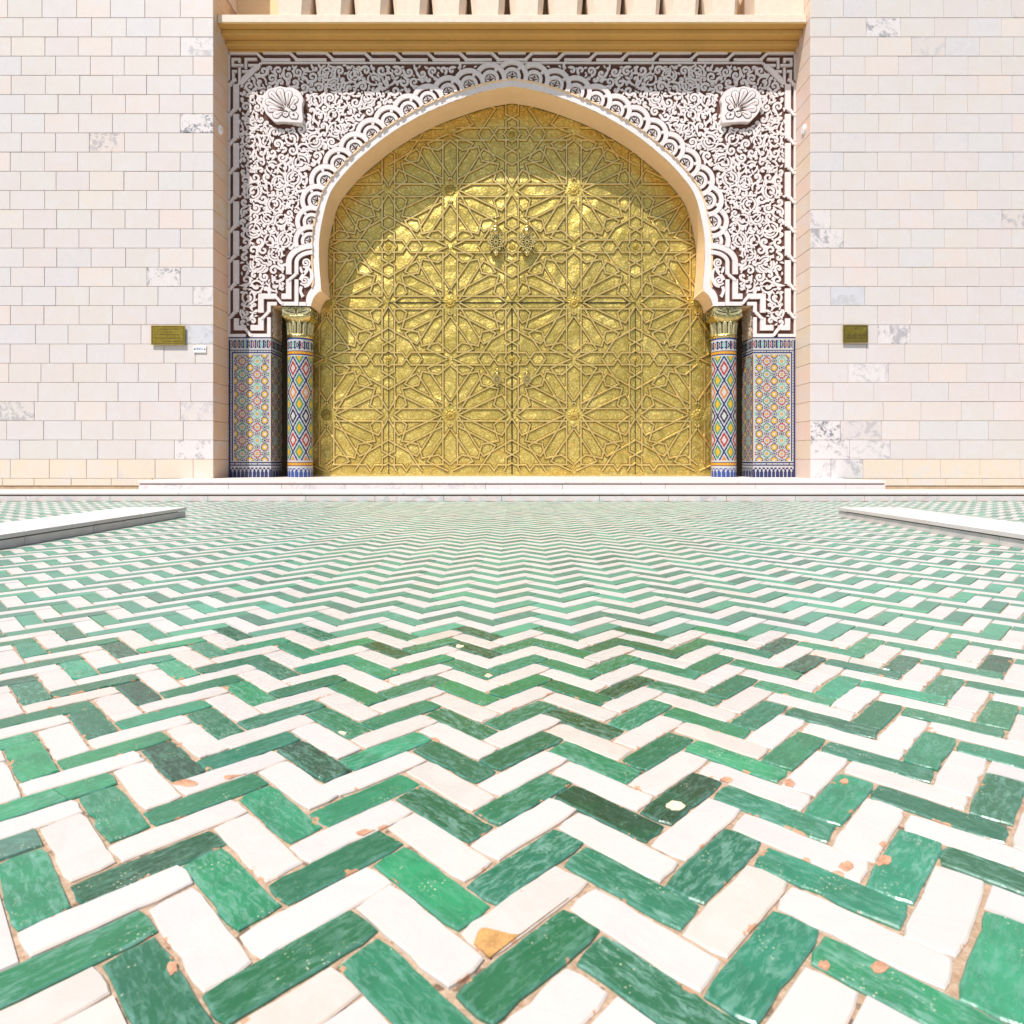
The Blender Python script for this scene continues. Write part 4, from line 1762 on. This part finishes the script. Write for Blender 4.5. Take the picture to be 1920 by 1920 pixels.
# ------------------------------------------------------------------ brass gate
t_g = thing('brass_gate', 'tall embossed brass double gate with star pattern filling the arch', 'gate', (0, YD, ZL))
AX, BY = 115.8, 105.2
GCX, GCY = 960.0, 567.4       # star columns at +-AX from the seam, star row on the wicket's top edge
zx = lambda x, y: ((x - 960) / 908.0, (y - 53) / 830.0)
STR = [
    [zx(1067, 150), zx(1067, 786)],
    [zx(1060, 146), zx(1776, 146)],
    [zx(1776, 146), zx(1776, 590), zx(1868, 640)],
    [zx(1868, 428), zx(1690, 530), zx(1450, 665), zx(1395, 590), zx(1090, 95)],
    [zx(1060, 215), zx(1625, 508), zx(1372, 883)],
    [zx(1795, 53), zx(1600, 200), zx(1670, 440), zx(1425, 488), zx(1372, 695), zx(1135, 645), zx(960, 795)],
    [zx(1868, 105), zx(1720, 355), zx(1100, 60)],
    [zx(990, 883), zx(1295, 742), zx(930, 205)],
    [zx(1050, 790), zx(1540, 790), zx(1605, 883)],
    [zx(1605, 883), zx(1663, 795), zx(1825, 795), zx(1868, 762)],
    [zx(1868, 640), zx(1780, 690), zx(1780, 830), zx(1745, 883)],
]


def strap_mesh(mb, pts, y, wpx=4.5):
    """a raised strip with sloping sides along a polyline of photo points on the gate"""
    V, _ = ribbon(pts, wpx)
    V2_, _ = ribbon(pts, wpx * .56)
    n = len(pts)
    vs, fs = [], []
    for i in range(n):
        vs += [cD(*V[2 * i], YD + .002), cD(*V2_[2 * i], YD - y), cD(*V2_[2 * i + 1], YD - y), cD(*V[2 * i + 1], YD + .002)]
    for i in range(n - 1):
        for k in range(3):
            fs.append([4 * i + k, 4 * i + k + 1, 4 * i + 5 + k, 4 * i + 4 + k])
    fs += [[0, 1, 2, 3], [4 * n - 4, 4 * n - 3, 4 * n - 2, 4 * n - 1]]
    mb.add(vs, fs)
    # dark outline painted as shade where the strip meets the sheet
    V, Fc = ribbon(pts, wpx + 1.5)
    yy = YD - .0012 - y * .02
    mb.add([cD(*p, yy) for p in V], Fc, None, 1)


LEAF_X = 231.0
DOOR_TOP = 568.0
def arch_half_width(py):
    if py > 575:
        return 392
    xs = [(p[1], p[0]) for p in arch_l]
    xs.sort()
    # soffit seen through to the gate plane
    pyf = HOR + (py - HOR) * SD / S2
    return 960 - np.interp(pyf, [q[0] for q in xs], [q[1] for q in xs])


leaves = {}
for s in (-1, 1):
    lx0, lx1 = sorted((s * 1.2, s * LEAF_X))
    xa, xb = lx0 * SD, lx1 * SD
    lf = MB().box(xa, xb, YD + .001, YD + .05, ZL + .012, PZ(DOOR_TOP + .8, YD)).build('door_leaf', M['gate'], t_g)
    leaves[s] = lf
# fixed panel round the leaves
m = MB()
zt_ = PZ(DOOR_TOP - .6, YD)
m.box(-3.6, 3.6, YD, YD + .06, zt_, 6.3)
m.box(-3.6, -(LEAF_X + .9) * SD, YD, YD + .06, ZL, zt_)
m.box((LEAF_X + .9) * SD, 3.6, YD, YD + .06, ZL, zt_)
m.build('gate_panel', M['gate'], t_g)
MB().box(-1.9, 1.9, YD + .055, YD + .07, ZL, zt_ + .05).build('shadow_gap', M['dark'], t_g)
for s in (-1, 1):
    xa, xb = sorted((s * 3.24, s * 3.42))
    MB().cbox(xa, xb, YD - .045, YD - .003, ZL + .001, PZ(573, YD), .006).build('gate_jamb', M['gilt_dark'], t_g)
MB().box(-3.23, 3.23, YD - .02, YD - .001, ZL + .001, ZL + .03).build('threshold_bar', M['strap'], t_g)

rest = MB()
restleaf = {-1: MB(), 1: MB()}
cand = []
for ci in range(-4, 5):
    scx = GCX + (2 * ci + 1) * AX
    for ri in range(-2, 3):
        scy = GCY + 2 * ri * BY
        for sx in (-1, 1):
            for sy in (-1, 1):
                for k, pl in enumerate(STR):
                    pts = [(scx + sx * p[0] * AX, scy + sy * p[1] * BY) for p in pl]
                    mx = sum(p[0] for p in pts) / len(pts)
                    my = sum(p[1] for p in pts) / len(pts)
                    if my > 889 or abs(mx - 960) > 395 or my < 188:
                        continue
                    if abs(mx - 960) > arch_half_width(my) + 14:
                        continue
                    if any(p[1] > 889.5 for p in pts):
                        cl = [pts[0]] if pts[0][1] <= 889.5 else []
                        for a, b in zip(pts, pts[1:]):
                            if (a[1] > 889.5) != (b[1] > 889.5):
                                q = (889.5 - a[1]) / (b[1] - a[1])
                                cl.append((a[0] + (b[0] - a[0]) * q, 889.5))
                            if b[1] <= 889.5:
                                cl.append(b)
                        pts = cl
                        if len(pts) < 2:
                            continue
                    cand.append((pts, mx, my, k))
np_ = 0
cand.sort(key=lambda c: -sum(hypot(b[0] - a[0], b[1] - a[1]) for a, b in zip(c[0], c[0][1:])))
nl = {-1: 0, 1: 0}
for (pts, mx, my, k) in cand:
    y = .0155 + k * .0005 + (.0003 if (mx > 960) else 0)
    s = -1 if mx < 960 else 1
    on_leaf = my > DOOR_TOP and abs(mx - 960) < LEAF_X
    mb = MB()
    if on_leaf:
        strap_mesh(mb, pts, y)
        mb.build('strap', [M['strap'], M['strip_shade']], leaves[s])
    elif np_ < 298:
        strap_mesh(mb, pts, y)
        mb.build('strap', [M['strap'], M['strip_shade']], t_g)
        np_ += 1
    else:
        strap_mesh(rest, pts, y)
if rest.v:
    tag(rest.build('small_straps', [M['strap'], M['strip_shade']], t_g), kind='stuff')
# dark clearance lines of the two leaves: vertical seam and head
for s in (-1, 1):
    pass
seam_m = MB()
seam_m.box(-.006, .006, YD - .010, YD + .05, ZL + .03, zt_)
seam_m.box(-LEAF_X * SD, LEAF_X * SD, YD - .010, YD - .002, zt_ - .005, zt_ + .005)
seam_m.box(-LEAF_X * SD - .005, -LEAF_X * SD + .003, YD - .010, YD - .002, ZL + .03, zt_)
seam_m.box(LEAF_X * SD - .003, LEAF_X * SD + .005, YD - .010, YD - .002, ZL + .03, zt_)
seam_m.build('clearance_seam', M['dark'], t_g)


def boss(cx, cy, r, name, parent, n=12):
    m = MB()
    for ring, (ra, rb, ya_, yb_) in enumerate(((r, r * .72, -.002, -.012), (r * .72, r * .5, -.012, -.010), (r * .5, r * .2, -.010, -.020))):
        v = []
        for (rr, yy_) in ((ra, ya_), (rb, yb_)):
            for k in range(2 * n):
                q = rr * (1 if k % 2 == 0 else .80)
                a = pi * k / n
                v.append(cD(cx + q * cos(a), cy + q * sin(a), YD + yy_))
        m.add(v, [[k, (k + 1) % (2 * n), 2 * n + (k + 1) % (2 * n), 2 * n + k] for k in range(2 * n)])
    m.add([cD(cx + r * .2 * cos(pi * k / n), cy + r * .2 * sin(pi * k / n), YD - .020) for k in range(2 * n)], [list(range(2 * n))])
    m.build(name, M['boss'], parent)


for ci in range(-2, 2):
    for ri in range(-1, 2):
        x, y = GCX + (2 * ci + 1) * AX, GCY + 2 * ri * BY
        if abs(x - 960) < arch_half_width(y) + 10 and abs(x - 960) < 385:
            boss(x, y, 12, 'star_boss', t_g)
for x in (GCX - 2 * AX, GCX, GCX + 2 * AX):
    for ri in (-3, -1, 1):
        y = GCY + ri * BY
        if abs(x - 960) < arch_half_width(y):
            boss(x, y, 6.5, 'knot_boss', t_g, 8)




def knocker(px, py, k, parent, name):
    """px, py: centre of the pierced disc on the gate; k: size"""
    t = bpy.data.objects.new(name, None)
    X, Z = PX(px, YD), PZ(py, YD)
    C.objects.link(t)
    t.parent = parent
    t.location = Vector((X, YD, Z)) - wl(parent)
    u = SD * k

    def lathe_v(prof, y0, nm, n=16, mat='gilt'):
        m = MB()
        v = [(X + r * u * cos(2 * pi * q / n), y0 - r * u * sin(2 * pi * q / n), Z + z * u) for (r, z) in prof for q in range(n)]
        m.add(v, [[l * n + q, l * n + (q + 1) % n, (l + 1) * n + (q + 1) % n, (l + 1) * n + q] for l in range(len(prof) - 1) for q in range(n)])
        m.build(nm, M[mat], t, True)

    yo = YD - .075 * k
    lathe_v([(.2, 48), (1.6, 47), (1.0, 45.5), (2.2, 44), (1.2, 42.5), (2.6, 41), (1.4, 39.5), (3.4, 37.5), (4.2, 36), (3.4, 34.5), (1.6, 33), (1.6, 31), (3.0, 30)], yo, 'finial')
    # round back plate seen behind the ball
    m = MB()
    n = 24
    prof = [(12.2, 0), (12.2, .012), (11, .022), (9.6, .016), (6, .02)]
    v = [(X + r * u * cos(2 * pi * q / n), YD - d * k, Z + 19.5 * u + r * u * sin(2 * pi * q / n)) for (r, d) in prof for q in range(n)]
    m.add(v, [[l * n + q, l * n + (q + 1) % n, (l + 1) * n + (q + 1) % n, (l + 1) * n + q] for l in range(len(prof) - 1) for q in range(n)] + [[4 * n + q for q in range(n)]])
    m.build('back_plate', M['gilt'], t, True)
    # ball
    lathe_v([(7.2 * sin(pi * q / 10) + .05, 19.5 + 7.2 * cos(pi * q / 10)) for q in range(11)], yo, 'ball')
    lathe_v([(4.8, 25), (5.2, 26.5), (4.8, 29), (3.0, 30)], yo, 'collar')
    # pierced disc: spokes, beads and rims
    m = MB()
    yf, yb = yo - .015 * k, yo + .005 * k
    cc = lambda a, b, y: (X + a * u, y, Z - b * u * 1.16)
    mbk = MB()
    mbk.plate(*disc2(0, 0, 13.2, 20), yb + .001, yb + .006, cc)
    mbk.build('disc_ground', M['gilt_dark'], t)
    for q in range(12):
        a = 2 * pi * q / 12
        V, Fc = ribbon([(2.0 * cos(a), 2.0 * sin(a)), (8.2 * cos(a), 8.2 * sin(a)), (10.5 * cos(a), 10.5 * sin(a))], [1.0, 1.4, 2.2])
        m.plate(V, Fc, yf, yb, cc)
        for (rr, br, off) in ((10.6, 1.5, .5), (13.8, 1.9, 0)):
            aa = a + off * 2 * pi / 12
            V, Fc = disc2(rr * cos(aa), rr * sin(aa) * 1.0, br, 8)
            m.plate(V, Fc, yf - .002, yb, cc)
    for rr, wd in ((2.6, 1.4), (9.4, .9), (12.2, .8)):
        V, Fc = ribbon([(rr * cos(2 * pi * q / 28), rr * sin(2 * pi * q / 28)) for q in range(28)], wd, True)
        m.plate(V, Fc, yf - .001, yb, cc)
    for (dx, dy, rr) in ((-3.5, 15.8, 1.6), (0, 16.4, 1.9), (3.5, 15.8, 1.6), (0, 19.2, 2.0), (-2.2, 18.2, 1.3), (2.2, 18.2, 1.3)):
        V, Fc = disc2(dx, dy, rr, 8)
        m.plate(V, Fc, yf - .003, yb, cc)
    m.build('pierced_disc', M['strap'], t)
    lathe_v([(.1, -17.5), (3.4, -19), (4.4, -21.5), (3.6, -24), (1.6, -25.4), (.1, -26)], yo + .01, 'striker')
    return t


knocker(930, 457, 1.0, t_g, 'knocker')
knocker(988, 457, 1.0, t_g, 'knocker')
# the small knockers belong to the leaves
for s, px in ((-1, 932), (1, 988)):
    m0 = len(bpy.data.objects)
    t = knocker(px, 712, .52, t_g, 'small_knocker')
    t['label'] = 'small knocker at hand height on the door leaf'

# ------------------------------------------------------------------ plaques
def plaque(name, label, px0, px1, py0, py1, off, mat, cat, group=None):
    yq = Y1 - off
    x0, x1, z0, z1 = PX(px0, yq), PX(px1, yq), PZ(py1, yq), PZ(py0, yq)
    t = thing(name, label, cat, ((x0 + x1) / 2, Y1, z0), group)
    MB().cbox(x0, x1, yq, yq + .012, z0, z1, .003).build('plate', mat, t)
    return t, x0, x1, z0, z1, yq


def text(body, x, z, y, size, mat, parent, name='lettering', align='CENTER'):
    cu = bpy.data.curves.new(name, 'FONT')
    cu.body = body
    cu.size = size
    cu.align_x = align
    cu.align_y = 'CENTER'
    cu.extrude = .0006
    cu.materials.append(mat)
    o = bpy.data.objects.new(name, cu)
    C.objects.link(o)
    o.parent = parent
    o.location = Vector((x, y, z)) - wl(parent)
    o.rotation_euler = (radians(90), 0, 0)
    bpy.context.view_layer.update()
    me = bpy.data.meshes.new_from_object(o.evaluated_get(bpy.context.evaluated_depsgraph_get()))
    o2 = bpy.data.objects.new(name, me)
    C.objects.link(o2)
    o2.parent = parent
    o2.location = o.location
    o2.rotation_euler = o.rotation_euler
    bpy.data.objects.remove(o)
    return o2


t, x0, x1, z0, z1, yq = plaque('brass_plaque', 'wide brass plaque with lines of dark engraved script on the marble wall', 283, 346.5, 610, 646.5, .034, M['plaque'], 'plaque', 'brass plaques on the marble walls')
for px in (.08, .92):
    for pz in (.14, .86):
        xx, zz = x0 + (x1 - x0) * px, z0 + (z1 - z0) * pz
        MB().box(xx - .008, xx + .008, yq + .012, Y1 + .004, zz - .008, zz + .008).build('standoff', M['plaque'], t)
rr = random.Random(4)
for (v, u0, u1, hh) in ((.80, .22, .78, .030), (.66, .36, .60, .022), (.52, .10, .92, .036), (.34, .08, .92, .034), (.17, .34, .92, .030)):
    m = MB()
    u = u0
    while u < u1:
        du = rr.uniform(.012, .05)
        a, b = x0 + (x1 - x0) * u, x0 + (x1 - x0) * min(u1, u + du)
        zc = z0 + (z1 - z0) * v + rr.uniform(-.004, .004)
        h = hh * rr.uniform(.25, .75) * (z1 - z0) / .26 * .26
        P = [(a, zc), ((a + b) / 2, zc + rr.uniform(-.3, .6) * h), (b, zc)]
        V, Fc = ribbon(smooth_curve(P, 3), rr.uniform(.004, .008))
        m.plate(V, Fc, yq - .0008, yq + .001, lambda p, q, y: (p, y, q))
        if rr.random() < .4:
            m.plate(*disc2((a + b) / 2, zc + h * .9, .004, 6), yq - .0008, yq + .001, lambda p, q, y: (p, y, q))
        u += du + rr.uniform(.002, .012)
    m.build('engraved_line', M['ink'], t)
fr = MB()
fr.plate(*ribbon([(x0 + .018, z0 + .018), (x1 - .018, z0 + .018), (x1 - .018, z1 - .018), (x0 + .018, z1 - .018)], .004, True), yq - .001, yq + .001, lambda p, q, y: (p, y, q))
fr.build('engraved_border', M['ink'], t)

t, x0, x1, z0, z1, yq = plaque('brass_plaque', 'squarish brass prayer hall plaque with framed border on the marble wall', 1581, 1628, 609.5, 642.5, .034, M['plaque'], 'plaque', 'brass plaques on the marble walls')
for px in (.08, .92):
    for pz in (.14, .86):
        xx, zz = x0 + (x1 - x0) * px, z0 + (z1 - z0) * pz
        MB().box(xx - .008, xx + .008, yq + .012, Y1 + .004, zz - .008, zz + .008).build('standoff', M['plaque'], t)
fr = MB()
fr.plate(*ribbon([(x0 + .02, z0 + .02), (x1 - .02, z0 + .02), (x1 - .02, z1 - .016), (x0 + .02, z1 - .016)], .006, True), yq - .001, yq + .001, lambda p, q, y: (p, y, q))
fr.build('engraved_border', M['ink'], t)
cxp = (x0 + x1) / 2
text('\uFE93\uFEFC\uFEBC\uFEDF\uFE8D \uFE94\uFECB\uFE8E\uFED7', cxp, z0 + (z1 - z0) * .43, yq - .0012, .062, M['ink'], t)
text('PRAYER HALL', cxp, z0 + (z1 - z0) * .25, yq - .0012, .042, M['ink'], t)
em = MB()
for (dx, dz, wq, hq) in ((0, 0, .030, .007), (-.008, -.011, .010, .006), (.008, -.011, .010, .006), (0, -.020, .008, .006)):
    zc = z0 + (z1 - z0) * .83 + dz
    em.box(cxp + dx - wq / 2, cxp + dx + wq / 2, yq - .0012, yq + .001, zc - hq / 2, zc + hq / 2)
em.build('emblem', M['ink'], t)

t, x0, x1, z0, z1, yq = plaque('number_plate', 'small white number plate on the marble wall below the wide brass plaque', 362.5, 386.3, 648, 661, .016, M['white_paint'], 'plate')
cxp, czp = (x0 + x1) / 2, (z0 + z1) / 2
M['blue_ink'] = mat_simple('blue_grey_lettering', (0.10, 0.13, 0.22), 0.6)
text('040021', cxp, czp + .002, yq - .0012, .048, M['blue_ink'], t)
for s in (-1, 1):
    m = MB()
    m.plate(*disc2(cxp + s * .070, czp - .002, .0075, 10), yq - .004, yq + .001, lambda p, q, y: (p, y, q))
    m.build('screw', M['ink'], t)
    MB().box(cxp + s * .07 - .005, cxp + s * .07 + .005, yq + .012, Y1 + .004, czp - .005, czp + .005).build('standoff', M['plaque'], t)
